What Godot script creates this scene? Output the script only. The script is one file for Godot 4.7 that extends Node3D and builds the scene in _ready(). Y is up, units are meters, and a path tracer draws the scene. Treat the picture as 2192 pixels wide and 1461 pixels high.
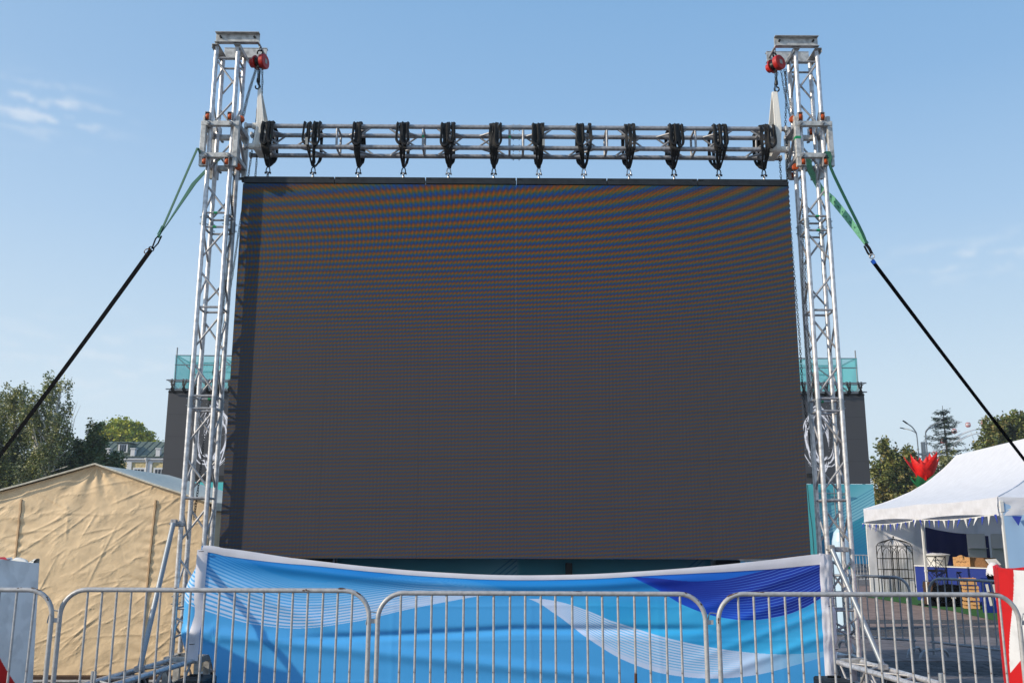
extends Node3D
# A mobile LED wall on a ground-support rig in a fair ground: world axes have the LED face on the plane z = 0, y up, metres.

const V0 := Vector3.ZERO
var rng := RandomNumberGenerator.new()
var taken := {}
var M := {}


# ---------------------------------------------------------------- mesh builder
class MB:
	var v := PackedVector3Array()
	var n := PackedVector3Array()
	var t := PackedVector2Array()
	var c := PackedColorArray()
	var idx := PackedInt32Array()
	var tint := Color(1, 1, 1)

	func vert(p: Vector3, nn: Vector3, uv := Vector2.ZERO) -> int:
		v.append(p)
		n.append(nn)
		t.append(uv)
		c.append(tint)
		return v.size() - 1

	func tri(a: int, b: int, d: int) -> void:
		var fn := (v[b] - v[a]).cross(v[d] - v[a])
		if fn.dot(n[a] + n[b] + n[d]) > 0.0:
			idx.append(a); idx.append(d); idx.append(b)
		else:
			idx.append(a); idx.append(b); idx.append(d)

	func quad_i(a: int, b: int, d: int, e: int) -> void:
		tri(a, b, d)
		tri(a, d, e)

	# a flat face a-b-d-e, counter-clockwise seen from its front
	func quad(a: Vector3, b: Vector3, d: Vector3, e: Vector3, u0 := Vector2(0, 1), u1 := Vector2(1, 1), u2 := Vector2(1, 0), u3 := Vector2(0, 0)) -> void:
		var nn := (b - a).cross(d - a)
		if nn.length_squared() < 1e-16:
			nn = (d - a).cross(e - a)
		nn = nn.normalized()
		quad_i(vert(a, nn, u0), vert(b, nn, u1), vert(d, nn, u2), vert(e, nn, u3))

	func tri3(a: Vector3, b: Vector3, d: Vector3) -> void:
		var nn := (b - a).cross(d - a).normalized()
		tri(vert(a, nn), vert(b, nn, Vector2(1, 0)), vert(d, nn, Vector2(0, 1)))

	func box(at: Vector3, s: Vector3, bev := 0.0, bs := Basis.IDENTITY) -> void:
		var h := s * 0.5
		var q := h - Vector3.ONE * bev
		for ax in 3:
			var ux := (ax + 1) % 3
			var uy := (ax + 2) % 3
			for sg: float in [-1.0, 1.0]:
				var ids := []
				var nn := Vector3.ZERO
				nn[ax] = sg
				for k: Vector2 in [Vector2(-1, -1), Vector2(1, -1), Vector2(1, 1), Vector2(-1, 1)]:
					var p := Vector3.ZERO
					p[ax] = h[ax] * sg
					p[ux] = q[ux] * k.x
					p[uy] = q[uy] * k.y
					ids.append(vert(at + bs * p, bs * nn, k * 0.5 + Vector2(0.5, 0.5)))
				quad_i(ids[0], ids[1], ids[2], ids[3])
		if bev <= 0.0:
			return
		for ax in 3:
			var ux := (ax + 1) % 3
			var uy := (ax + 2) % 3
			for s1: float in [-1.0, 1.0]:
				for s2: float in [-1.0, 1.0]:
					var n1 := Vector3.ZERO
					var n2 := Vector3.ZERO
					n1[ux] = s1
					n2[uy] = s2
					var ids := []
					for e: float in [-1.0, 1.0]:
						var p1 := Vector3.ZERO
						p1[ax] = q[ax] * e
						p1[ux] = h[ux] * s1
						p1[uy] = q[uy] * s2
						var p2 := p1
						p2[ux] = q[ux] * s1
						p2[uy] = h[uy] * s2
						ids.append(vert(at + bs * p1, bs * n1))
						ids.append(vert(at + bs * p2, bs * n2))
					quad_i(ids[0], ids[1], ids[3], ids[2])
		for a: float in [-1.0, 1.0]:
			for b: float in [-1.0, 1.0]:
				for d: float in [-1.0, 1.0]:
					var i1 := vert(at + bs * Vector3(h.x * a, q.y * b, q.z * d), bs * Vector3(a, 0, 0))
					var i2 := vert(at + bs * Vector3(q.x * a, h.y * b, q.z * d), bs * Vector3(0, b, 0))
					var i3 := vert(at + bs * Vector3(q.x * a, q.y * b, h.z * d), bs * Vector3(0, 0, d))
					tri(i1, i2, i3)

	# a round section swept along points; radii may differ at each point
	func tube(pts: Array, r: float, sides := 8, caps := true, radii := [], closed := false) -> void:
		var m := pts.size()
		var up := Vector3.ZERO
		var rows := []
		var run := 0.0
		for i in m:
			var d: Vector3
			if closed:
				d = pts[(i + 1) % m] - pts[(i + m - 1) % m]
			else:
				d = pts[mini(i + 1, m - 1)] - pts[maxi(i - 1, 0)]
			d = d.normalized()
			if i == 0:
				up = d.cross(Vector3.UP if absf(d.y) < 0.9 else Vector3.RIGHT).normalized()
			else:
				up = (up - d * up.dot(d)).normalized()
				run += (pts[i] as Vector3).distance_to(pts[i - 1])
			var side := d.cross(up)
			var rr: float = r if radii.is_empty() else radii[i]
			var row := []
			for k in sides + 1:
				var a := TAU * k / sides
				var nn := up * cos(a) + side * sin(a)
				row.append(vert(pts[i] + nn * rr, nn, Vector2(float(k) / sides, run)))
			rows.append(row)
		var cnt := m if closed else m - 1
		for i in cnt:
			var ra: Array = rows[i]
			var rb: Array = rows[(i + 1) % m]
			for k in sides:
				quad_i(ra[k], ra[k + 1], rb[k + 1], rb[k])
		if caps and not closed:
			for e in 2:
				var i := 0 if e == 0 else m - 1
				var d: Vector3 = (pts[0] - pts[1]) if e == 0 else (pts[m - 1] - pts[m - 2])
				d = d.normalized()
				var mid := vert(pts[i], d)
				var ring := []
				for k in sides:
					ring.append(vert(v[rows[i][k]], d))
				for k in sides:
					tri(mid, ring[k], ring[(k + 1) % sides])

	# a flat strap of width w and thickness th; "across" gives the width direction
	func strap(pts: Array, across, w, th: float) -> void:
		var m := pts.size()
		var rows := []
		for i in m:
			var d: Vector3 = (pts[mini(i + 1, m - 1)] - pts[maxi(i - 1, 0)])
			d = d.normalized()
			var s: Vector3 = across[i] if across is Array else across
			s = (s - d * s.dot(d)).normalized()
			var nn := d.cross(s)
			var ww: float = (w[i] if w is Array else w) * 0.5
			rows.append([pts[i] + s * ww + nn * th * 0.5, pts[i] - s * ww + nn * th * 0.5, pts[i] - s * ww - nn * th * 0.5, pts[i] + s * ww - nn * th * 0.5, nn, s])
		for f in 4:
			var prev := []
			for i in m:
				var nn: Vector3 = [rows[i][4], -rows[i][5], -rows[i][4], rows[i][5]][f]
				var cur := [vert(rows[i][f], nn, Vector2(0, i)), vert(rows[i][(f + 1) % 4], nn, Vector2(1, i))]
				if i > 0:
					quad_i(prev[0], prev[1], cur[1], cur[0])
				prev = cur

	# profile of Vector2(radius, height) turned round an axis
	func lathe(prof: Array, sides := 16, xf := Transform3D.IDENTITY) -> void:
		for i in prof.size() - 1:
			var a: Vector2 = prof[i]
			var b: Vector2 = prof[i + 1]
			var e := b - a
			var nr := Vector2(e.y, -e.x).normalized()
			var prev := []
			for k in sides + 1:
				var an := TAU * k / sides
				var dr := Vector3(cos(an), 0, sin(an))
				var nn := (xf.basis * (dr * nr.x + Vector3(0, nr.y, 0))).normalized()
				var cur := [vert(xf * (dr * a.x + Vector3(0, a.y, 0)), nn, Vector2(float(k) / sides, 0)), vert(xf * (dr * b.x + Vector3(0, b.y, 0)), nn, Vector2(float(k) / sides, 1))]
				if k > 0:
					quad_i(prev[0], prev[1], cur[1], cur[0])
				prev = cur

	# a sheet of nu x nv cells; f(u, v) gives the place, g(u, v) the texture place
	func sheet(nu: int, nv: int, f: Callable, facing: Vector3, g = null) -> void:
		var pos := []
		for j in nv + 1:
			var row := PackedVector3Array()
			for i in nu + 1:
				row.append(f.call(float(i) / nu, float(j) / nv))
			pos.append(row)
		var base := v.size()
		for j in nv + 1:
			for i in nu + 1:
				var du: Vector3 = pos[j][mini(i + 1, nu)] - pos[j][maxi(i - 1, 0)]
				var dv: Vector3 = pos[mini(j + 1, nv)][i] - pos[maxi(j - 1, 0)][i]
				var nn := du.cross(dv)
				nn = nn.normalized() if nn.length_squared() > 1e-20 else facing
				if nn.dot(facing) < 0.0:
					nn = -nn
				var uv := Vector2(float(i) / nu, float(j) / nv)
				vert(pos[j][i], nn, g.call(uv.x, uv.y) if g != null else uv)
		for j in nv:
			for i in nu:
				var a := base + j * (nu + 1) + i
				quad_i(a, a + 1, a + nu + 2, a + nu + 1)

	func add(o: MB, xf: Transform3D) -> void:
		var b := v.size()
		for i in o.v.size():
			v.append(xf * o.v[i])
			n.append((xf.basis * o.n[i]).normalized())
		t.append_array(o.t)
		c.append_array(o.c)
		var flip := xf.basis.determinant() < 0.0
		for i in range(0, o.idx.size(), 3):
			idx.append(b + o.idx[i])
			idx.append(b + o.idx[i + (2 if flip else 1)])
			idx.append(b + o.idx[i + (1 if flip else 2)])

	func mesh() -> ArrayMesh:
		var a := []
		a.resize(Mesh.ARRAY_MAX)
		a[Mesh.ARRAY_VERTEX] = v
		a[Mesh.ARRAY_NORMAL] = n
		a[Mesh.ARRAY_TEX_UV] = t
		a[Mesh.ARRAY_COLOR] = c
		a[Mesh.ARRAY_INDEX] = idx
		var m := ArrayMesh.new()
		m.add_surface_from_arrays(Mesh.PRIMITIVE_TRIANGLES, a)
		return m


# ---------------------------------------------------------------- nodes
func numbered(called: String) -> String:
	var k: int = taken.get(called, 0)
	taken[called] = k + 1
	return called if k == 0 else "%s_%03d" % [called, k]


func tag(o: Node, label: String, category: String, group := "") -> Node:
	o.set_meta("label", label)
	o.set_meta("category", category)
	if group:
		o.set_meta("group", group)
	return o


func thing(called: String, label: String, category: String, at := V0, turn := 0.0, group := "") -> Node3D:
	var o := Node3D.new()
	o.name = numbered(called)
	add_child(o)
	o.position = at
	o.rotation.y = turn
	tag(o, label, category, group)
	return o


func part(called: String, b, mat: Material, parent: Node, at := V0, turn := V0) -> MeshInstance3D:
	var o := MeshInstance3D.new()
	o.mesh = b.mesh() if b is MB else b
	o.material_override = mat
	o.position = at
	o.rotation = turn
	if parent == self:
		o.name = numbered(called)
		add_child(o)
	else:
		var k := 0
		var nm := called
		while parent.has_node(nm):
			k += 1
			nm = "%s_%03d" % [called, k]
		o.name = nm
		parent.add_child(o)
	return o


func struct(called: String, b, mat: Material) -> MeshInstance3D:
	var o := part(called, b, mat, self)
	o.set_meta("kind", "structure")
	return o


func copy_of(src: Node3D, label: String, at: Vector3, turn := 0.0) -> Node3D:
	var o: Node3D = src.duplicate()
	var base := String(src.name).rstrip("0123456789").trim_suffix("_")
	o.name = numbered(base)
	add_child(o)
	o.position = at
	o.rotation.y = turn
	o.set_meta("label", label)
	return o


func bar(a: Vector3, b: Vector3, r: float, sides := 10) -> MB:
	var m := MB.new()
	m.tube([a, b], r, sides)
	return m


func boxed(at: Vector3, s: Vector3, bev := 0.0, bs := Basis.IDENTITY) -> MB:
	var m := MB.new()
	m.box(at, s, bev, bs)
	return m


func smooth_path(pts: Array, per := 6) -> Array:
	var out := []
	for i in pts.size() - 1:
		var p0: Vector3 = pts[maxi(i - 1, 0)]
		var p1: Vector3 = pts[i]
		var p2: Vector3 = pts[i + 1]
		var p3: Vector3 = pts[mini(i + 2, pts.size() - 1)]
		for k in per:
			out.append(p1.cubic_interpolate(p2, p0, p3, float(k) / per))
	out.append(pts[-1])
	return out


# ---------------------------------------------------------------- materials
func srgb(r: float, g: float, b: float, a := 1.0) -> Color:
	return Color(r, g, b, a)


func mat(r: float, g: float, b: float, rough := 0.6, metal := 0.0) -> StandardMaterial3D:
	var m := StandardMaterial3D.new()
	m.albedo_color = Color(r, g, b)
	m.roughness = rough
	m.metallic = metal
	return m


func noise(kind: int, freq: float, sd: int, oct := 4) -> FastNoiseLite:
	var f := FastNoiseLite.new()
	f.noise_type = FastNoiseLite.TYPE_SIMPLEX_SMOOTH
	f.fractal_type = kind as FastNoiseLite.FractalType
	f.frequency = freq
	f.seed = sd
	f.fractal_octaves = oct
	return f


# a seamless noise picture with a colour ramp
func ramp_tex(size: int, freq: float, sd: int, stops: Array, normal := false, bump := 4.0, kind := 1, oct := 4) -> NoiseTexture2D:
	var nt := NoiseTexture2D.new()
	nt.width = size
	nt.height = size
	nt.seamless = true
	nt.noise = noise(kind, freq, sd, oct)
	if normal:
		nt.as_normal_map = true
		nt.bump_strength = bump
	else:
		var g := Gradient.new()
		var offs := PackedFloat32Array()
		var cols := PackedColorArray()
		for s: Array in stops:
			offs.append(s[0])
			cols.append(s[1])
		g.offsets = offs
		g.colors = cols
		nt.color_ramp = g
	return nt


func worn(m: StandardMaterial3D, tex: Texture2D, scale: float, nrm: Texture2D = null, depth := 0.5, world := false) -> StandardMaterial3D:
	m.albedo_texture = tex
	m.uv1_triplanar = true
	m.uv1_world_triplanar = world
	m.uv1_scale = Vector3.ONE * scale
	if nrm:
		m.normal_enabled = true
		m.normal_texture = nrm
		m.normal_scale = depth
	return m


func g(x: float) -> Color:
	return Color(x, x, x)


func make_materials() -> void:
	var streaks := ramp_tex(256, 0.02, 11, [[0.0, g(0.72)], [0.45, g(0.9)], [0.7, g(1.0)], [1.0, g(0.86)]])
	var faint := ramp_tex(256, 0.02, 31, [[0.0, g(0.94)], [1.0, g(1.0)]])
	var cloth_n := ramp_tex(256, 0.05, 5, [], true, 3.0)
	M.alu = worn(mat(0.86, 0.86, 0.87, 0.42, 0.55), streaks, 2.3)
	M.alu_dull = worn(mat(0.70, 0.70, 0.71, 0.55, 0.45), streaks, 3.0)
	M.alu_box = worn(mat(0.80, 0.80, 0.79, 0.5, 0.35), streaks, 2.0)
	M.zinc = worn(mat(0.66, 0.69, 0.72, 0.5, 0.5), ramp_tex(256, 0.09, 12, [[0.0, g(0.7)], [0.5, g(0.92)], [1.0, g(1.0)]]), 5.0)
	var chips := ramp_tex(512, 0.035, 21, [[0.0, Color(0.24, 0.15, 0.1)], [0.1, Color(0.33, 0.23, 0.17)], [0.125, Color(0.60, 0.60, 0.60)], [0.5, Color(0.68, 0.68, 0.685)], [1.0, Color(0.74, 0.74, 0.745)]])
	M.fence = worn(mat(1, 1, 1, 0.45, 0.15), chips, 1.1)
	M.fence_shade = worn(mat(0.58, 0.60, 0.63, 0.5, 0.1), streaks, 1.3)  # barrier grey with the cool tone of shade mixed into its colour
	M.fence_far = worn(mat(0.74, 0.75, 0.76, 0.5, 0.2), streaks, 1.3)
	M.rust = worn(mat(0.36, 0.24, 0.16, 0.85), streaks, 9.0)
	M.steel_dark = mat(0.10, 0.10, 0.11, 0.4, 0.6)
	M.chain = mat(0.13, 0.14, 0.16, 0.42, 0.5)
	M.shackle = mat(0.62, 0.63, 0.65, 0.35, 0.8)
	M.shackle_dark = mat(0.09, 0.09, 0.10, 0.4, 0.6)
	M.header = worn(mat(0.17, 0.185, 0.2, 0.5, 0.3), streaks, 1.0)
	M.black = mat(0.035, 0.035, 0.04, 0.6)
	M.black_metal = mat(0.05, 0.05, 0.055, 0.45, 0.3)
	M.black_web = worn(mat(0.085, 0.085, 0.09, 0.75), streaks, 9.0, cloth_n, 0.6)
	M.black_strap = worn(mat(0.05, 0.055, 0.07, 0.8), streaks, 3.0)
	M.black_strap.metallic_specular = 0.12
	M.white_web = worn(mat(0.92, 0.91, 0.88, 0.8), faint, 7.0)
	M.green_web = worn(mat(0.06, 0.34, 0.28, 0.75), streaks, 8.0)
	M.green_pale = worn(mat(0.48, 0.76, 0.60, 0.7), streaks, 8.0)
	M.green_tape = mat(0.05, 0.55, 0.34, 0.5)
	M.blue_tag = mat(0.03, 0.33, 0.75, 0.5)
	M.orange = worn(mat(0.80, 0.33, 0.06, 0.5), streaks, 12.0)
	M.red_paint = worn(mat(0.74, 0.11, 0.09, 0.45), streaks, 6.0)
	M.grey_label = mat(0.6, 0.6, 0.58, 0.5)
	M.tan_strap = mat(0.6, 0.42, 0.3, 0.6)
	M.vinyl_white = worn(mat(0.93, 0.93, 0.96, 0.45), faint, 0.7)
	M.tent_white = worn(mat(0.93, 0.935, 0.96, 0.6), faint, 0.8)
	for k in ["tent_white", "vinyl_white"]:
		M[k].backlight_enabled = true
		M[k].backlight = Color(0.62, 0.63, 0.66)
	M.pole_white = mat(0.85, 0.85, 0.84, 0.4)
	M.rib_white = M.tent_white
	M.tan = worn(mat(0.94, 0.825, 0.66, 0.62), ramp_tex(512, 0.012, 33, [[0.0, g(0.9)], [0.5, g(0.97)], [1.0, g(1.0)]]), 0.7, ramp_tex(512, 0.03, 34, [], true, 5.0), 0.16)
	M.tan_dark = mat(0.66, 0.55, 0.42, 0.65)
	M.tent_roof_grey = worn(mat(0.93, 0.90, 0.82, 0.6), ramp_tex(256, 0.03, 35, [[0.0, g(0.88)], [1.0, g(1.0)]]), 1.5, cloth_n, 0.3)
	M.navy = mat(0.08, 0.1, 0.36, 0.5)
	M.blue_board = mat(0.03, 0.16, 0.50, 0.5)
	M.blue_flag = mat(0.17, 0.25, 0.64, 0.6)
	M.card = worn(mat(0.76, 0.58, 0.38, 0.8), streaks, 4.0)
	M.card_dark = worn(mat(0.50, 0.36, 0.22, 0.8), streaks, 4.0)
	M.wood = worn(mat(0.85, 0.66, 0.44, 0.7), ramp_tex(256, 0.03, 41, [[0.0, g(0.75)], [0.5, g(0.95)], [1.0, g(1.0)]]), 6.0)
	M.red_cover = worn(mat(0.83, 0.06, 0.07, 0.5), streaks, 1.0, cloth_n, 0.4)
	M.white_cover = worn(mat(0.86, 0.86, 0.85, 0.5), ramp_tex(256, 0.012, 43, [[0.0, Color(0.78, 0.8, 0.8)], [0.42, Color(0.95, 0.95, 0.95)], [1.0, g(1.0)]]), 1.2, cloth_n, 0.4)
	M.turf = worn(mat(0.14, 0.42, 0.12, 0.9), ramp_tex(256, 0.2, 44, [[0.0, g(0.7)], [1.0, g(1.0)]]), 3.0)
	M.petal = worn(mat(0.92, 0.08, 0.05, 0.55), streaks, 2.0)
	M.petal.backlight_enabled = true
	M.petal.backlight = Color(0.45, 0.03, 0.02)
	M.sepal = worn(mat(0.05, 0.40, 0.22, 0.6), streaks, 2.0)
	M.roof_green = worn(mat(0.38, 0.43, 0.38, 0.6, 0.0), streaks, 0.4)
	M.roof_seam = mat(0.20, 0.26, 0.23, 0.5)
	M.wall_yellow = worn(mat(0.86, 0.78, 0.57, 0.85), streaks, 0.3)
	M.plaster = mat(0.84, 0.84, 0.84, 0.8)
	M.window_dark = mat(0.12, 0.15, 0.19, 0.15)
	M.lamp_grey = mat(0.62, 0.64, 0.65, 0.5, 0.2)
	M.wheel_white = mat(0.78, 0.8, 0.82, 0.5)
	M.cabin_red = mat(0.72, 0.45, 0.43, 0.5)
	M.led_far = worn(mat(0.30, 0.30, 0.315, 0.6), ramp_tex(256, 0.01, 51, [[0.0, g(0.93)], [1.0, g(1.0)]]), 0.6)
	M.inflate = mat(0.72, 0.82, 0.90, 0.4)
	M.dark_wood = worn(mat(0.26, 0.17, 0.11, 0.7), streaks, 3.0)
	M.bark = worn(mat(0.22, 0.18, 0.14, 0.9), streaks, 1.5)
	M.birch = worn(mat(1, 1, 1, 0.8), ramp_tex(256, 0.05, 61, [[0.0, Color(0.12, 0.11, 0.1)], [0.3, Color(0.3, 0.28, 0.26)], [0.36, Color(0.78, 0.77, 0.74)], [1.0, Color(0.86, 0.85, 0.82)]]), 0.5)
	for leafy in [["leaf_birch", 1.0, 1.0, 1.0], ["leaf_dark", 1.0, 1.0, 1.0]]:
		pass
	M.leaf = mat(1, 1, 1, 0.6)
	M.leaf.vertex_color_use_as_albedo = true
	M.leaf.backlight_enabled = true
	M.leaf.backlight = Color(0.55, 0.6, 0.2)
	M.needle = mat(1, 1, 1, 0.7)
	M.needle.vertex_color_use_as_albedo = true
	var scrim := mat(0.34, 0.76, 0.78, 0.7)
	scrim.transparency = BaseMaterial3D.TRANSPARENCY_ALPHA
	scrim.albedo_color.a = 0.6
	M.scrim = scrim
	M.scaffold = mat(0.5, 0.52, 0.54, 0.45, 0.4)
	# ground
	var grit := ramp_tex(512, 0.25, 71, [], true, 2.5, 1, 3)
	var blot := ramp_tex(512, 0.012, 72, [[0.0, g(0.76)], [0.4, g(0.9)], [0.75, g(1.0)], [1.0, g(0.88)]], false, 0.0, 1, 6)
	M.ground = worn(mat(0.42, 0.40, 0.40, 0.9), blot, 0.35, grit, 0.6, true)
	M.slab = worn(mat(0.48, 0.45, 0.455, 0.9), blot, 0.45, grit, 0.6, true)
	M.slab_b = worn(mat(0.44, 0.42, 0.43, 0.9), blot, 0.5, grit, 0.6, true)
	M.pink = worn(mat(0.56, 0.48, 0.45, 0.9), blot, 0.4, grit, 0.6, true)
	M.cobble = worn(mat(0.31, 0.31, 0.325, 0.85), blot, 1.7, grit, 0.8, true)
	M.cobble_b = worn(mat(0.26, 0.265, 0.28, 0.85), blot, 1.5, grit, 0.8, true)
	M.joint = mat(0.13, 0.13, 0.135, 0.95)


# ---------------------------------------------------------------- computed pictures
func sky_picture() -> Image:
	var w := 2048
	var h := 1024
	var data := PackedFloat32Array()
	data.resize(w * h * 3)
	# linear colours by height above the horizon, in degrees
	var steps := [[-90.0, Color(0.36, 0.37, 0.40)], [-0.5, Color(0.52, 0.58, 0.64)], [0.0, Color(0.74, 0.83, 0.90)], [4.0, Color(0.70, 0.825, 0.91)], [8.0, Color(0.63, 0.775, 0.895)], [12.0, Color(0.52, 0.69, 0.86)], [18.0, Color(0.385, 0.58, 0.82)], [26.0, Color(0.262, 0.465, 0.745)], [36.0, Color(0.185, 0.385, 0.675)], [55.0, Color(0.16, 0.34, 0.65)], [90.0, Color(0.13, 0.28, 0.58)]]
	var wisp := noise(FastNoiseLite.FRACTAL_FBM, 0.9, 90, 5)
	wisp.domain_warp_enabled = true
	wisp.domain_warp_amplitude = 1.2
	wisp.domain_warp_frequency = 0.4
	for j in h:
		var up := 90.0 - (j + 0.5) / h * 180.0
		var k := 0
		while k < steps.size() - 2 and up > steps[k + 1][0]:
			k += 1
		var f := clampf((up - steps[k][0]) / (steps[k + 1][0] - steps[k][0]), 0.0, 1.0)
		var col: Color = steps[k][1].lerp(steps[k + 1][1], f)
		for i in w:
			var az := (i + 0.5) / w * 360.0   # 0 is straight behind the screen, 90 is to its right
			if az > 180.0:
				az -= 360.0
			var cc := col
			if up > 0.0:
				# paler towards the sun's side, as clear air is
				var lift := 0.5 - 0.5 * cos(deg_to_rad(az - 66.0))
				cc = col.lerp(Color(0.74, 0.85, 0.96), 0.72 * pow(lift, 2.4) * exp(-up / 90.0))
				if up > 2.0 and up < 40.0 and absf(az) < 120.0:
					var band := wisp.get_noise_2d(az * 0.32, up * 1.5)
					var spot := exp(-pow((az + 28.0) / 2.9, 2.0) - pow((up - 22.9) / 1.2, 2.0)) + 0.45 * exp(-pow((az - 28.0) / 5.0, 2.0) - pow((up - 15.2) / 1.1, 2.0)) + 0.35 * exp(-pow((az + 24.0) / 7.0, 2.0) - pow((up - 9.5) / 2.4, 2.0)) + 0.3 * exp(-pow((az + 75.0) / 12.0, 2.0) - pow((up - 14.0) / 4.0, 2.0)) + 0.3 * exp(-pow((az - 85.0) / 12.0, 2.0) - pow((up - 18.0) / 4.0, 2.0))
					var a := clampf(smoothstep(-0.05, 0.55, band) * spot * 0.75, 0.0, 0.5)
					cc = cc.lerp(Color(0.88, 0.91, 0.95), a)
			var at := (j * w + i) * 3
			data[at] = cc.r
			data[at + 1] = cc.g
			data[at + 2] = cc.b
	return Image.create_from_data(w, h, false, Image.FORMAT_RGBF, data.to_byte_array())


# camera moire of diode rows, painted into the colour as copper and blue bands
func led_picture() -> Image:
	var w := 1536
	var h := 1024
	var data := PackedByteArray()
	data.resize(w * h * 3)
	var cols := PackedFloat32Array()
	var gx := PackedFloat32Array()
	var tilt := PackedFloat32Array()
	for i in w:
		var x := (i + 0.5) / w * 1200.0
		var s := (x - 600.0) / 600.0
		gx.append(0.0040 * x + 0.0009 * 0.5 * (x - 600.0) * s + (0.0145 * 600.0 / 2.5 * pow(s, 2.5) if s > 0.0 else 0.0))
		cols.append(x)
		tilt.append(s)
	for j in h:
		var v := (j + 0.5) / h
		var y := v * 800.0
		var ym := minf(y, 390.0)
		var ph := 0.036 * ym + 0.00012 * ym * ym + 0.13 * (y - ym)
		var strong := 1.0 - 0.5 * smoothstep(0.1, 0.8, v)
		var per := 7.6 + 6.0 * exp(-v / 0.14)
		for i in w:
			var s := tilt[i]
			var side := 1.0 - 0.35 * s * s
			var cw := TAU * (cols[i] - 600.0) / per
			var colw := 0.5 + 0.5 * cos(cw)
			var f := TAU * (ph + gx[i] * (1.0 - 0.1 * v)) + 0.55 * sin(cw)
			var k := cos(f) * strong * side * (0.30 + 0.70 * colw)
			var k2 := cos(f - 1.2) * strong * side * 0.6
			var fine := 5.0 * sin(cols[i] * 2.3) * strong + 4.0 * sin(cols[i] * 0.9 + 3.0 * sin(cols[i] * 0.013)) * strong
			var at := (j * w + i) * 3
			var base := 88.0 + 3.0 * v
			data[at] = int(clampf(base - 1.0 + 96.0 * k + fine, 0, 255))
			data[at + 1] = int(clampf(base - 0.5 + 26.0 * k2 - 3.0 * k - 5.0 * (1.0 - colw) * v + fine, 0, 255))
			data[at + 2] = int(clampf(base - 3.0 - 92.0 * k - 16.0 * k2 + 5.0 * v, 0, 255))
	return Image.create_from_data(w, h, false, Image.FORMAT_RGB8, data)


func line_at(pts: Array, x: float) -> float:
	for i in pts.size() - 1:
		if x <= pts[i + 1][0]:
			var f := clampf((x - pts[i][0]) / (pts[i + 1][0] - pts[i][0]), 0.0, 1.0)
			var y0: float = pts[maxi(i - 1, 0)][1]
			var y3: float = pts[mini(i + 2, pts.size() - 1)][1]
			return cubic_interpolate(pts[i][1], pts[i + 1][1], y0, y3, f)
	return pts[-1][1]


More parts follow.
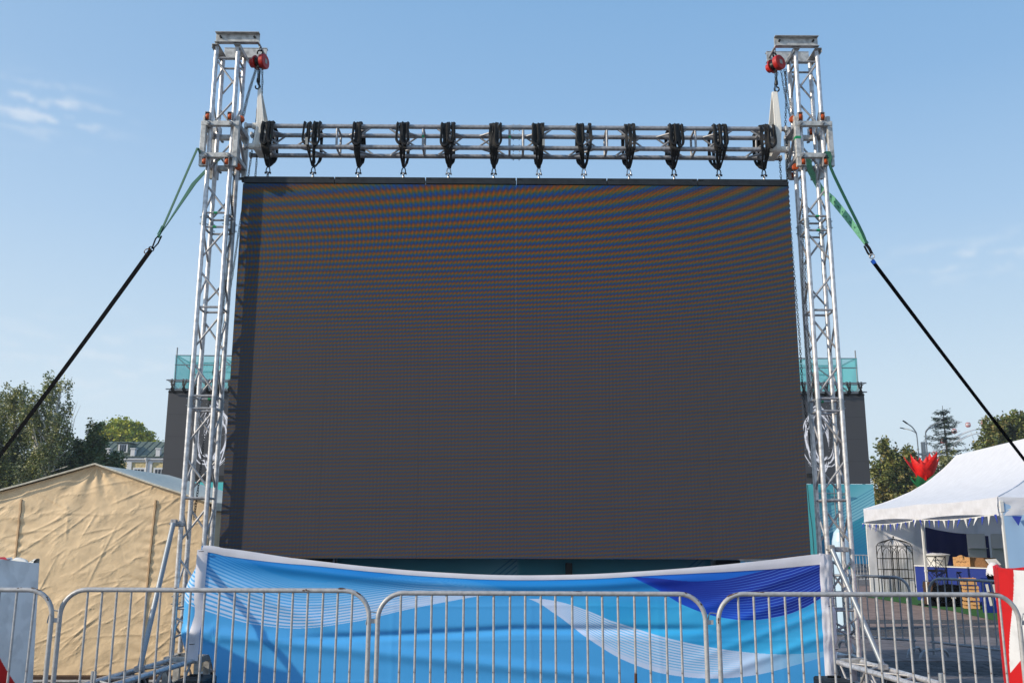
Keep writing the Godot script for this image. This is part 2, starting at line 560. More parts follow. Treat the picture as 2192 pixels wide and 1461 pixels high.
# blue wave print: x from -3.45 to 3.25 m, height from 0 to 1.45 m, drawn in units of 1/212 m
func banner_picture() -> Image:
	var w := 2048
	var h := 443
	var data := PackedByteArray()
	data.resize(w * h * 3)
	var a_low := [[380, 1262], [430, 1290], [500, 1312], [560, 1327], [660, 1335], [780, 1320], [870, 1299], [950, 1283], [1040, 1268], [1120, 1262], [2000, 1262]]
	var a_top := [[380, 1120], [430, 1150], [520, 1190], [620, 1232], [700, 1242], [800, 1233], [900, 1226], [980, 1232], [1060, 1248], [1120, 1262], [2000, 1262]]
	var b_top := [[300, 1276], [1130, 1274], [1180, 1277], [1240, 1292], [1300, 1316], [1400, 1346], [1500, 1368], [1600, 1381], [1700, 1382], [1790, 1372]]
	var b_low := [[300, 1276], [1130, 1274], [1180, 1300], [1250, 1350], [1320, 1392], [1400, 1420], [1500, 1431], [1600, 1424], [1700, 1400], [1790, 1378]]
	var c_low := [[300, 1200], [1340, 1226], [1400, 1254], [1450, 1284], [1510, 1306], [1580, 1316], [1640, 1311], [1700, 1294], [1790, 1250]]
	var c_top := [[300, 1200], [1340, 1226], [1400, 1232], [1470, 1238], [1540, 1234], [1600, 1222], [1660, 1205], [1790, 1170]]
	var light := Color(0.29, 0.66, 0.92)
	var deep := Color(0.02, 0.48, 0.80)
	var pale := Color(0.80, 0.86, 0.98)
	var navy := Color(0.0, 0.16, 0.60)
	var cyan := Color(0.24, 0.72, 0.94)
	for i in w:
		var px := 1105.0 + (-3.45 + 6.7 * (i + 0.5) / w) * 212.0
		var al := line_at(a_low, px)
		var at_ := line_at(a_top, px)
		var bt := line_at(b_top, px)
		var bl := line_at(b_low, px)
		var cl := line_at(c_low, px)
		var ct := line_at(c_top, px)
		for j in h:
			var py := 1145.0 + (1.5 - 1.45 * (1.0 - (j + 0.5) / h)) * 212.0
			var c := deep.lerp(light, smoothstep(1225.0, 1285.0, py + 30.0 * (1.0 - smoothstep(620.0, 900.0, px))))  # deeper band below the hem is fold shading painted into the print
			if px > 1130.0:
				# cyan field above the right white band, with a few soft streaks
				var st := 0.5 + 0.5 * sin((py + 0.42 * px) * 0.045)
				c = c.lerp(cyan.lerp(Color(0.12, 0.56, 0.82), st * 0.55), smoothstep(1130.0, 1330.0, px) * smoothstep(1262.0, 1285.0, py) * (1.0 - smoothstep(bl - 4.0, bl + 2.0, py)))
			if py > at_ and py < al and px < 1120.0:
				var f := (py - at_) / maxf(al - at_, 1.0)
				var lines := 21.0 * sqrt(f * 0.6 + f * f * 0.4)
				var s := smoothstep(0.30, 0.52, absf(fposmod(lines, 1.0) - 0.5) * 2.0)
				var whiteness := lerpf(0.18, 0.92, smoothstep(0.0, 0.8, f)) * lerpf(1.0, 0.85, smoothstep(900.0, 1110.0, px))
				if px > 640.0:
					s = lerpf(s, 1.0, smoothstep(640.0, 1010.0, px) * smoothstep(0.35, 0.9, f))
				c = c.lerp(pale, s * whiteness)
			if py > bt and py < bl and px > 1130.0:
				var f := (py - bt) / maxf(bl - bt, 1.0)
				var fade := 1.0 - 0.62 * smoothstep(1540.0, 1760.0, px)
				var lines := f * 13.0
				var s := 1.0 - 0.62 * smoothstep(0.45, 0.8, absf(fposmod(lines, 1.0) - 0.5) * 2.0) * (1.0 - smoothstep(0.72, 0.95, f)) * (1.0 - smoothstep(1480.0, 1600.0, px)) * smoothstep(1170.0, 1260.0, px)
				c = c.lerp(pale, s * fade * 0.96)
			if py < cl and px > 1340.0:
				if py > ct:
					var f := (py - ct) / maxf(cl - ct, 1.0)
					c = navy.lerp(Color(0.0, 0.28, 0.78), smoothstep(0.3, 1.0, f) * (1.0 - smoothstep(1560.0, 1700.0, px)))
					var lines := f * 17.0
					var s := smoothstep(0.72, 0.95, absf(fposmod(lines, 1.0) - 0.5) * 2.0) * smoothstep(1400.0, 1640.0, px)
					c = c.lerp(Color(0.55, 0.70, 0.95), s * 0.8)
				else:
					c = Color(0.03, 0.36, 0.82).lerp(deep, 0.3)
			elif px > 1560.0 and py < cl + 60.0 and px < 1790.0:
				var s := smoothstep(0.7, 0.95, absf(fposmod((py - cl) / 9.0, 1.0) - 0.5) * 2.0)
				c = c.lerp(Color(0.45, 0.66, 0.9), s * 0.5 * (1.0 - (py - cl) / 60.0) * smoothstep(1560.0, 1650.0, px))
			var k := (j * w + i) * 3
			data[k] = int(c.r * 255.0)
			data[k + 1] = int(c.g * 255.0)
			data[k + 2] = int(c.b * 255.0)
	return Image.create_from_data(w, h, false, Image.FORMAT_RGB8, data)


# teal print with thin wave lines, for the stage cloths
func teal_picture(dark: float) -> Image:
	var w := 512
	var h := 384
	var im := Image.create(w, h, false, Image.FORMAT_RGB8)
	for j in h:
		for i in w:
			var x := float(i) / w
			var y := float(j) / h
			var c := Color(0.22, 0.62, 0.68).lerp(Color(0.10, 0.45, 0.62), smoothstep(0.2, 1.0, y))
			var sweep := y - 0.9 + 0.75 * x - 0.25 * sin(x * 2.4)
			if sweep < 0.0 and x > 0.12:
				c = c.lerp(Color(0.62, 0.80, 0.86), 0.75 * smoothstep(-0.75, -0.02, sweep))
			if sweep > -0.3 and sweep < 0.35 and x > 0.3:
				var s := smoothstep(0.6, 0.9, absf(fposmod(sweep * 26.0, 1.0) - 0.5) * 2.0)
				c = c.lerp(Color(0.08, 0.40, 0.60), s * 0.6)
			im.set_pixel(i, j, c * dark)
	return im


# a still of white glowing swirls on a dark LED face
func swirl_picture() -> Image:
	var w := 512
	var h := 340
	var data := PackedFloat32Array()
	data.resize(w * h)
	var r := RandomNumberGenerator.new()
	r.seed = 5
	for s in 34:
		var cx := 180.0 + r.randfn(0.0, 10.0)
		var cy := 170.0 + r.randfn(0.0, 12.0)
		var rx := r.randf_range(30.0, 70.0)
		var ry := r.randf_range(80.0, 128.0)
		var a0 := r.randf_range(0.0, TAU)
		var a1 := a0 + r.randf_range(0.5, 2.2)
		var bright := r.randf_range(0.2, 0.8)
		for k in 700:
			var f := k / 700.0
			var a := lerpf(a0, a1, f)
			var x := cx + cos(a) * rx * (1.0 - 0.15 * f)
			var y := cy + sin(a) * ry
			var b := bright * sin(PI * f)
			for dy in range(-3, 4):
				for dx in range(-3, 4):
					var xx := int(x) + dx
					var yy := int(y) + dy
					if xx >= 0 and yy >= 0 and xx < w and yy < h:
						data[yy * w + xx] += b * 0.32 * exp(-(dx * dx + dy * dy) / 2.2)
	for s in 90:
		var a := r.randf_range(0, TAU)
		var x := int(180 + cos(a) * r.randf_range(30, 95))
		var y := int(170 + sin(a) * r.randf_range(40, 140))
		for dy in range(-1, 2):
			for dx in range(-1, 2):
				data[clampi(y + dy, 0, h - 1) * w + clampi(x + dx, 0, w - 1)] += 0.5 if dx * dx + dy * dy < 2 else 0.2
	var im := Image.create(w, h, false, Image.FORMAT_RGB8)
	for j in h:
		for i in w:
			var b := clampf(data[j * w + i], 0.0, 1.0)
			im.set_pixel(i, j, Color(0.25, 0.25, 0.265).lerp(Color(0.97, 0.97, 1.0), b))
	return im


func pictured(im: Image, rough := 0.5) -> StandardMaterial3D:
	var m := StandardMaterial3D.new()
	m.albedo_texture = ImageTexture.create_from_image(im)
	m.roughness = rough
	m.texture_repeat = false
	return m


# ---------------------------------------------------------------- the rig
const CHORD := 0.1215
const LEVELS := [[0.86, 1.858], [1.858, 2.835], [2.835, 3.845], [3.845, 4.80], [4.80, 5.80], [5.80, 6.80]]


func brace(a: Vector3, b: Vector3, parent: Node, r := 0.0115) -> void:
	part("brace", bar(a, b, r, 8), M.alu_dull, parent)


# zigzag between two chords of a lattice face; along runs from lo to hi
func zigzag(parent: Node, lo: float, hi: float, first: Vector3, second: Vector3, axis: Vector3) -> void:
	var hgt := hi - lo
	var e := 0.015
	brace(first + axis * (hi - 0.10), second + axis * (hi - 0.10 - hgt * 0.33), parent)
	brace(second + axis * (lo + 0.10 + hgt * 0.31), first + axis * (lo + 0.10), parent)
	if e < 0.0:
		return


func tower(at: Vector3, sx: float, label: String) -> Node3D:
	var o := thing("lattice_tower", label, "truss tower", at, 0.0, "lattice towers holding the screen")
	var corners := [Vector3(-CHORD, 0, CHORD), Vector3(CHORD, 0, CHORD), Vector3(CHORD, 0, -CHORD), Vector3(-CHORD, 0, -CHORD)]
	for k in 4:
		part("chord", bar(corners[k] + Vector3.UP * 0.34, corners[k] + Vector3.UP * 6.86, 0.025, 14), M.alu, o)
		for y: float in [0.86, 2.835, 4.80]:
			var q := MB.new()
			q.tube([corners[k] + Vector3.UP * (y - 0.055), corners[k] + Vector3.UP * (y + 0.055)], 0.0268, 12)
			for dy: float in [-0.055, -0.018, 0.018, 0.055]:
				q.tube([corners[k] + Vector3.UP * (y + dy - 0.003), corners[k] + Vector3.UP * (y + dy + 0.003)], 0.0285, 12)
			for dy: float in [-0.036, 0.036]:
				q.tube([corners[k] + Vector3(-0.04, y + dy, 0.012), corners[k] + Vector3(0.042, y + dy, -0.012)], 0.006, 6)
			part("coupler", q, M.zinc, o)
	for f in 4:
		var a: Vector3 = corners[f]
		var b: Vector3 = corners[(f + 1) % 4]
		if sx < 0.0:
			var w := a
			a = b
			b = w
		for i in LEVELS.size():
			var lo: float = LEVELS[i][0]
			var hi: float = LEVELS[i][1]
			if i == 5:
				zigzag(o, lo, hi, a, b, Vector3.UP)
			else:
				zigzag(o, lo, hi, b, a, Vector3.UP)
			if i in [1, 3]:
				brace(a + Vector3.UP * lo, b + Vector3.UP * lo, o, 0.0125)
		for y: float in [0.78, 0.94, 2.77, 2.90, 4.73, 4.89, 6.71]:
			brace(a + Vector3.UP * y, b + Vector3.UP * y, o, 0.0125)
		zigzag(o, 0.4, 0.8, a, b, Vector3.UP)
	# top of the tower: two channel beams reaching inwards over the hoist
	for zz: float in [0.155, -0.155]:
		var q := MB.new()
		var cx := sx * 0.12
		q.box(Vector3(cx, 6.925, zz), Vector3(0.49, 0.114, 0.008), 0.0015)
		var out := 0.026 * signf(zz)
		q.box(Vector3(cx, 6.985, zz + out - 0.004 * signf(zz)), Vector3(0.49, 0.006, 0.062), 0.001)
		q.box(Vector3(cx, 6.865, zz + out - 0.004 * signf(zz)), Vector3(0.49, 0.006, 0.062), 0.001)
		part("head_beam", q, M.alu_box, o)
		for bx: float in [-0.19, 0.19]:
			var s := MB.new()
			s.tube([Vector3(cx + bx, 6.94, zz + 0.004 * signf(zz)), Vector3(cx + bx, 6.94, zz + 0.03 * signf(zz))], 0.013, 6)
			part("bolt", s, M.black_metal, o)
	for xx: float in [-CHORD, CHORD]:
		var q := MB.new()
		q.box(Vector3(xx, 6.850, 0), Vector3(0.075, 0.008, 0.36), 0.001)
		q.box(Vector3(xx + 0.034 * signf(xx), 6.825, 0), Vector3(0.006, 0.042, 0.36), 0.001)
		part("head_plate", q, M.alu_box, o)
	part("hoist_pin", bar(Vector3(sx * 0.335, 6.91, 0.15), Vector3(sx * 0.335, 6.91, -0.15), 0.014), M.alu_dull, o)
	for k in 3:
		var tape := MB.new()
		var ty: float = [4.73, 2.90, 4.89][k]
		var c: Vector3 = Vector3(0, ty, CHORD if k != 1 else -CHORD)
		tape.tube([c + Vector3(-0.02, 0, 0), c + Vector3(0.02, 0, 0)], 0.0138, 10)
		part("marking_tape", tape, M.green_tape, o)
	# foot: a square frame on plates, and two lattice outriggers towards the front and the back
	var ft := MB.new()
	for s: float in [-1.0, 1.0]:
		ft.box(Vector3(s * 0.15, 0.30, 0), Vector3(0.06, 0.06, 0.36), 0.004)
		ft.box(Vector3(0, 0.30, s * 0.15), Vector3(0.24, 0.06, 0.06), 0.004)
		ft.box(Vector3(s * 0.15, 0.05, 0), Vector3(0.06, 0.06, 0.36), 0.004)
		ft.box(Vector3(0, 0.05, s * 0.15), Vector3(0.24, 0.06, 0.06), 0.004)
		for s2: float in [-1.0, 1.0]:
			ft.box(Vector3(s * 0.15, 0.175, s2 * 0.15), Vector3(0.058, 0.19, 0.058))
	part("foot_frame", ft, M.alu_box, o)
	for dirn: float in [1.0, -1.0]:
		var og := MB.new()
		var z0 := 0.19 * dirn
		var z1 := 1.75 * dirn
		var lean := -0.16 * sx * (1.0 if dirn > 0.0 else -1.0)
		for s: Vector2 in [Vector2(-0.12, 0.30), Vector2(0.12, 0.30), Vector2(-0.12, 0.06), Vector2(0.12, 0.06)]:
			og.tube([Vector3(s.x, s.y, z0), Vector3(s.x + lean, s.y, z1)], 0.025, 12)
		part("outrigger", og, M.alu, o)
		for i in 5:
			var za := lerpf(z0, z1, (i + 0.15) / 5.0)
			var zb := lerpf(z0, z1, (i + 0.85) / 5.0)
			var la := lean * (i + 0.15) / 5.0
			var lb := lean * (i + 0.85) / 5.0
			var fl := -1.0 if i % 2 else 1.0
			brace(Vector3(-0.12 * fl + la, 0.30, za), Vector3(0.12 * fl + lb, 0.30, zb), o)
			brace(Vector3(-0.12 + la, 0.06 if i % 2 else 0.30, za), Vector3(-0.12 + lb, 0.30 if i % 2 else 0.06, zb), o)
			brace(Vector3(0.12 + la, 0.06 if i % 2 else 0.30, za), Vector3(0.12 + lb, 0.30 if i % 2 else 0.06, zb), o)
		if dirn > 0.0:
			var tp := Vector3(-0.178 if sx > 0.0 else -0.10, 1.60 if sx > 0.0 else 1.37, 0.19)
			var bt := Vector3(-0.109 if sx > 0.0 else 0.114, 0.34, 0.955 if sx > 0.0 else 0.72)
			var st := MB.new()
			st.tube([tp, bt], 0.0245, 14)
			var sp := part("strut", st, M.zinc, o)
			var cl := MB.new()
			var dd := (bt - tp).normalized()
			for f: float in [0.34, 0.70]:
				var c := tp.lerp(bt, f)
				cl.tube([c - dd * 0.003, c + dd * 0.003], 0.0256, 12)
			part("joint_ring", cl, M.alu_dull, sp)
			var cp := MB.new()
			cp.box(tp + Vector3(0, 0.01, -0.02), Vector3(0.06, 0.07, 0.06), 0.008)
			cp.box(Vector3((tp.x - CHORD * signf(sx)) * 0.5, tp.y, 0.14), Vector3(0.14, 0.05, 0.05), 0.008)
			cp.tube([tp + Vector3(-0.05, 0.0, -0.03), tp + Vector3(0.06, 0.0, -0.03)], 0.009, 8)
			part("clamp", cp, M.alu_dull, o)
			part("strut_foot", boxed(bt + Vector3(0, -0.012, 0.01), Vector3(0.07, 0.05, 0.09), 0.006), M.alu_dull, o)
		# jack foot at the end of the outrigger
		var jk := MB.new()
		jk.tube([Vector3(lean, 0.01, z1 + 0.05 * dirn), Vector3(lean, 0.42, z1 + 0.05 * dirn)], 0.022, 10)
		jk.box(Vector3(lean, 0.008, z1 + 0.05 * dirn), Vector3(0.2, 0.012, 0.2), 0.002)
		part("jack_foot", jk, M.zinc, o)
	return o


func sleeve(at: Vector3, sx: float, label: String) -> void:
	var o := thing("sleeve_block", label, "sleeve block", at, 0.0, "sleeve blocks riding on the towers")
	var w := 0.205
	for zz: float in [0.182, -0.182]:
		for y: float in [0.185, -0.185]:
			part("square_tube", boxed(Vector3(0, y, zz), Vector3(0.415, 0.055, 0.055), 0.004), M.alu_box, o)
		for s: float in [-1.0, 1.0]:
			part("square_tube", boxed(Vector3(s * 0.179, 0, zz), Vector3(0.055, 0.314, 0.053), 0.004), M.alu_box, o)
			part("square_tube", boxed(Vector3(s * 0.179, -0.262, zz), Vector3(0.05, 0.098, 0.05), 0.004), M.alu_box, o)
			part("square_tube", boxed(Vector3(s * 0.179, 0.25, zz - 0.03 * signf(zz)), Vector3(0.045, 0.074, 0.045), 0.004), M.alu_box, o)
			# rollers against the chords, above and below the frame
			for y: float in [0.262, -0.262]:
				var q := MB.new()
				var c := Vector3(s * CHORD - 0.02, y, zz + 0.012 * signf(zz))
				for k: float in [-1.0, 1.0]:
					q.box(c + Vector3(k * 0.024, 0, 0), Vector3(0.005, 0.096, 0.06), 0.001)
				q.box(c + Vector3(0, 0.046 * signf(y), 0), Vector3(0.043, 0.005, 0.06))
				q.tube([c + Vector3(-0.03, 0, 0), c + Vector3(0.03, 0, 0)], 0.008, 8)
				var hs := part("roller_bracket", q, M.alu_dull, o)
				var rl := MB.new()
				var prof := []
				for k in 9:
					var a := -1.0 + k * 0.25
					prof.append(Vector2(0.036 - 0.006 * a * a, a * 0.019))
				rl.lathe(prof, 18, Transform3D(Basis(Vector3(0, 0, 1), PI / 2), c))
				rl.lathe([Vector2(0.0, -0.019), Vector2(0.03, -0.019)], 18, Transform3D(Basis(Vector3(0, 0, 1), PI / 2), c))
				rl.lathe([Vector2(0.03, 0.019), Vector2(0.0, 0.019)], 18, Transform3D(Basis(Vector3(0, 0, 1), PI / 2), c))
				part("roller", rl, M.orange, hs)
			# spring pins that lock the frame
			for y: float in [0.185, -0.185]:
				var q := MB.new()
				var c := Vector3(s * CHORD - 0.012, y, zz + 0.03 * signf(zz))
				var d := Vector3(0.035 * sx, -0.028, 0.04 * signf(zz))
				q.tube([c - d * 0.5, c + d], 0.013, 10)
				q.tube([c + d * 0.55, c + d * 0.75], 0.02, 10)
				q.tube([c + d * 0.1, c + d * 0.25], 0.018, 10)
				part("lock_pin", q, M.zinc, o)
	for s: float in [-1.0, 1.0]:
		for y: float in [0.185, -0.185]:
			part("side_tube", boxed(Vector3(s * 0.18, y - 0.002, 0), Vector3(0.05, 0.05, 0.306), 0.003), M.alu_dull, o)
		var gus := MB.new()
		gus.tube([Vector3(s * 0.18, 0.15, 0.17), Vector3(s * 0.18, -0.15, -0.17)], 0.016, 8)
		part("side_brace", gus, M.alu_dull, o)
	for y: float in [0.27, -0.29]:
		var rr := MB.new()
		rr.lathe([Vector2(0, -0.02), Vector2(0.034, -0.02), Vector2(0.036, 0), Vector2(0.034, 0.02), Vector2(0, 0.02)], 16, Transform3D(Basis(Vector3(1, 0, 0), PI / 2), Vector3(sx * 0.2, y, CHORD)))
		part("side_roller", rr, M.orange, o)
	if sx < 0.0:
		part("marking_tape", boxed(Vector3(-0.179, 0.02, 0.1835), Vector3(0.0585, 0.028, 0.057)), M.green_tape, o)


func main_truss() -> void:
	var o := thing("horizontal_truss", "long silver box truss spanning between the two towers above the screen", "truss", Vector3(0, 5.79, -0.05))
	for y: float in [CHORD, -CHORD]:
		for z: float in [CHORD, -CHORD]:
			part("chord", bar(Vector3(-2.97, y, z), Vector3(3.0, y, z), 0.0255, 14), M.alu_dull, o)
	var ring := [Vector3(0, CHORD, CHORD), Vector3(0, -CHORD, CHORD), Vector3(0, -CHORD, -CHORD), Vector3(0, CHORD, -CHORD)]
	for f in 4:
		var a: Vector3 = ring[f]
		var b: Vector3 = ring[(f + 1) % 4]
		for k in 6:
			var lo := -3.0 + k
			if k in [0, 1, 4, 5] or true:
				if (k + f) % 2 == 0:
					zigzag(o, lo, lo + 1.0, a, b, Vector3.RIGHT)
				else:
					zigzag(o, lo, lo + 1.0, b, a, Vector3.RIGHT)
		for x: float in [-2.72, -1.98, -1.03, -0.075, 0.075, 1.0, 1.98, 2.72]:
			brace(a + Vector3.RIGHT * x, b + Vector3.RIGHT * x, o, 0.013)
	for p: Vector3 in ring:
		var q := MB.new()
		q.tube([p - Vector3.RIGHT * 0.05, p + Vector3.RIGHT * 0.05], 0.0275, 12)
		for dx: float in [-0.05, -0.017, 0.017, 0.05]:
			q.tube([p + Vector3.RIGHT * (dx - 0.003), p + Vector3.RIGHT * (dx + 0.003)], 0.029, 12)
		for dx: float in [-0.033, 0.033]:
			q.tube([p + Vector3(dx, -0.045, 0.01), p + Vector3(dx, 0.042, -0.01)], 0.006, 6)
		part("coupler", q, M.zinc, o)
	for s: float in [-1.0, 1.0]:
		for p: Vector3 in ring:
			part("end_fork", boxed(p + Vector3(2.985 * s, 0, 0), Vector3(0.03, 0.062, 0.062), 0.008), M.alu_box, o)
	for x: float in [-2.72, -1.03, -0.075]:
		var tape := MB.new()
		tape.tube([Vector3(x, -0.01, CHORD), Vector3(x, 0.02, CHORD)], 0.0145, 10)
		part("marking_tape", tape, M.green_tape, o)


func ring_path(r: float, steps: int, xf: Transform3D, a0 := 0.0, a1 := TAU) -> Array:
	var out := []
	for k in steps:
		var a := a0 + (a1 - a0) * k / (steps if a1 - a0 >= TAU else steps - 1)
		out.append(xf * Vector3(cos(a) * r, sin(a) * r, 0))
	return out


func chain_mesh(pts: Array, pitch: float, wire: float) -> MB:
	var link := MB.new()
	var path := []
	var hl := pitch * 0.5
	var hw := pitch * 0.36
	for k in 12:
		var a := TAU * k / 12
		path.append(Vector3(cos(a) * hw, sin(a) * hw + (hl * 0.55 if sin(a) >= 0.0 else -hl * 0.55), 0))
	link.tube(path, wire, 5, false, [], true)
	var m := MB.new()
	var left := 0.0
	var n := 0
	for i in pts.size() - 1:
		var a: Vector3 = pts[i]
		var b: Vector3 = pts[i + 1]
		var d := (b - a).normalized()
		var s := d.cross(Vector3(0, 0, 1) if absf(d.z) < 0.9 else Vector3(1, 0, 0)).normalized()
		var len := a.distance_to(b)
		var x := left
		while x < len:
			var bs := Basis(s, d, s.cross(d))
			bs = Basis(d, PI / 2 * (n % 2) + 0.5 + 0.25 * sin(n * 1.7)) * bs
			m.add(link, Transform3D(bs, a + d * x))
			n += 1
			x += pitch
		left = x - len
	return m


func hook_path(c: Vector3, r: float, side: Vector3, up := 1.0) -> Array:
	var out := []
	out.append(c + Vector3(0, r * 2.1 * up, 0))
	out.append(c + Vector3(0, r * 1.45 * up, 0))
	for k in 12:
		var a := deg_to_rad(80.0 - 285.0 * k / 11.0)
		out.append(c + side * (cos(a) * r) + Vector3(0, sin(a) * r * up, 0))
	return out


func hoist(at: Vector3, axis: Vector3, label: String, hand: Array, slack: Array) -> void:
	var o := thing("chain_hoist", label, "chain hoist", at, 0.0, "red chain hoists on the towers")
	var u := axis.normalized()
	var f := u.cross(Vector3.UP).normalized()
	var bs := Basis(f, u, f.cross(u))          # lathe axis along u
	var m1 := MB.new()
	m1.lathe([Vector2(0.0, 0.083), Vector2(0.076, 0.083), Vector2(0.084, 0.078), Vector2(0.086, 0.072), Vector2(0.086, 0.030), Vector2(0.07, 0.026), Vector2(0.0, 0.026)], 26, Transform3D(bs, V0))
	part("wheel_cover", m1, M.red_paint, o)
	var m2 := MB.new()
	m2.lathe([Vector2(0.0, -0.105), Vector2(0.047, -0.105), Vector2(0.052, -0.1), Vector2(0.053, -0.052), Vector2(0.08, -0.050), Vector2(0.082, -0.034), Vector2(0.0, -0.034)], 26, Transform3D(bs, V0))
	part("gear_cover", m2, M.red_paint, o)
	var m3 := MB.new()
	m3.lathe([Vector2(0.0, 0.021), Vector2(0.058, 0.021), Vector2(0.05, 0.0), Vector2(0.058, -0.029), Vector2(0.0, -0.029)], 20, Transform3D(bs, V0))
	part("load_wheel", m3, M.black_metal, o)
	part("label_plate", boxed(u * 0.0845, Vector3(0.045, 0.003, 0.052), 0.0008, Basis(f, u, f.cross(u))), M.grey_label, o)
	var hk := MB.new()
	hk.tube(hook_path(Vector3(0, 0.118, 0), 0.03, f if absf(f.x) > 0.5 else Vector3.RIGHT, -1.0), 0.009, 8)
	hk.tube([Vector3(0, 0.05, 0), Vector3(0, 0.085, 0)], 0.014, 8)
	part("top_hook", hk, M.shackle_dark, o)
	var sh := MB.new()
	sh.tube(ring_path(0.03, 14, Transform3D(Basis(Vector3(0, 1, 0), PI / 2), Vector3(0, 0.172, 0))), 0.007, 6, false, [], true)
	part("hanging_ring", sh, M.zinc, o)
	for s: float in [-0.018, 0.018]:
		part("load_chain", chain_mesh([u * s * 0.6 + Vector3(0, -0.06, 0), Vector3(0, -0.2, 0) + u * s * 0.4], 0.021, 0.0032), M.chain, o)
	var bl := MB.new()
	bl.tube([Vector3(0, -0.20, 0), Vector3(0, -0.245, 0)], 0.019, 10)
	part("hook_block", bl, M.black_metal, o)
	var hk2 := MB.new()
	hk2.tube(hook_path(Vector3(0, -0.30, 0), 0.027, Vector3.RIGHT), 0.0085, 8)
	part("bottom_hook", hk2, M.shackle_dark, o)
	part("hook_latch", bar(Vector3(0.024, -0.27, 0), Vector3(0.018, -0.30, 0), 0.006, 6), M.zinc, o)
	for s: Array in hand:
		part("hand_chain", chain_mesh(smooth_path(s.map(func(p): return p - at), 4), 0.024, 0.0029), M.chain, o)
	for s: Array in slack:
		part("slack_chain", chain_mesh(smooth_path(s.map(func(p): return p - at), 4), 0.027, 0.0033), M.chain, o)


func white_sling(hook: Vector3, x0: float, x1: float, label: String) -> void:
	var o := thing("white_round_sling", label, "lifting sling", hook, 0.0, "white lifting slings under the hoists")
	var strands := 9
	for k in strands:
		var f := k / float(strands - 1)
		var x := lerpf(x0, x1, f) + rng.randf_range(-0.004, 0.004)
		var q := MB.new()
		var hx := hook.x + (f - 0.5) * (0.024 if x0 < 0.0 else 0.05)
		var pts := [Vector3(hx, hook.y - 0.012, hook.z + 0.01), Vector3(lerpf(hx, x, 0.5), (hook.y + 5.94) * 0.5, 0.06), Vector3(x, 5.94, 0.098), Vector3(x, 5.90, 0.1), Vector3(x - 0.02, 5.70, 0.1), Vector3(x - 0.02, 5.66, 0.098), Vector3(x - 0.02, 5.635, 0.06), Vector3(x - 0.02, 5.635, -0.16), Vector3(x - 0.02, 5.67, -0.2), Vector3(x, 5.90, -0.2), Vector3(x, 5.94, -0.18), Vector3(lerpf(hx, x, 0.5), (hook.y + 5.94) * 0.5, -0.09), Vector3(hx, hook.y - 0.012, hook.z - 0.01)]
		pts = pts.map(func(p): return p - hook)
		q.tube(pts, 0.0062, 6)
		part("strand", q, M.white_web, o)
	for e: Array in [[5.91, x0 - 0.022], [5.67, x0 - 0.045], [5.67, x1 + 0.02]]:
		var q := MB.new()
		for k in 5:
			q.tube(ring_path(0.031, 16, Transform3D(Basis(Vector3(0, 1, 0), PI / 2 + 0.08), Vector3(e[1] + (k - 2) * 0.013, e[0], 0.07) - hook)), 0.0065, 6, false, [], true)
		part("wrapped_turns", q, M.white_web, o)


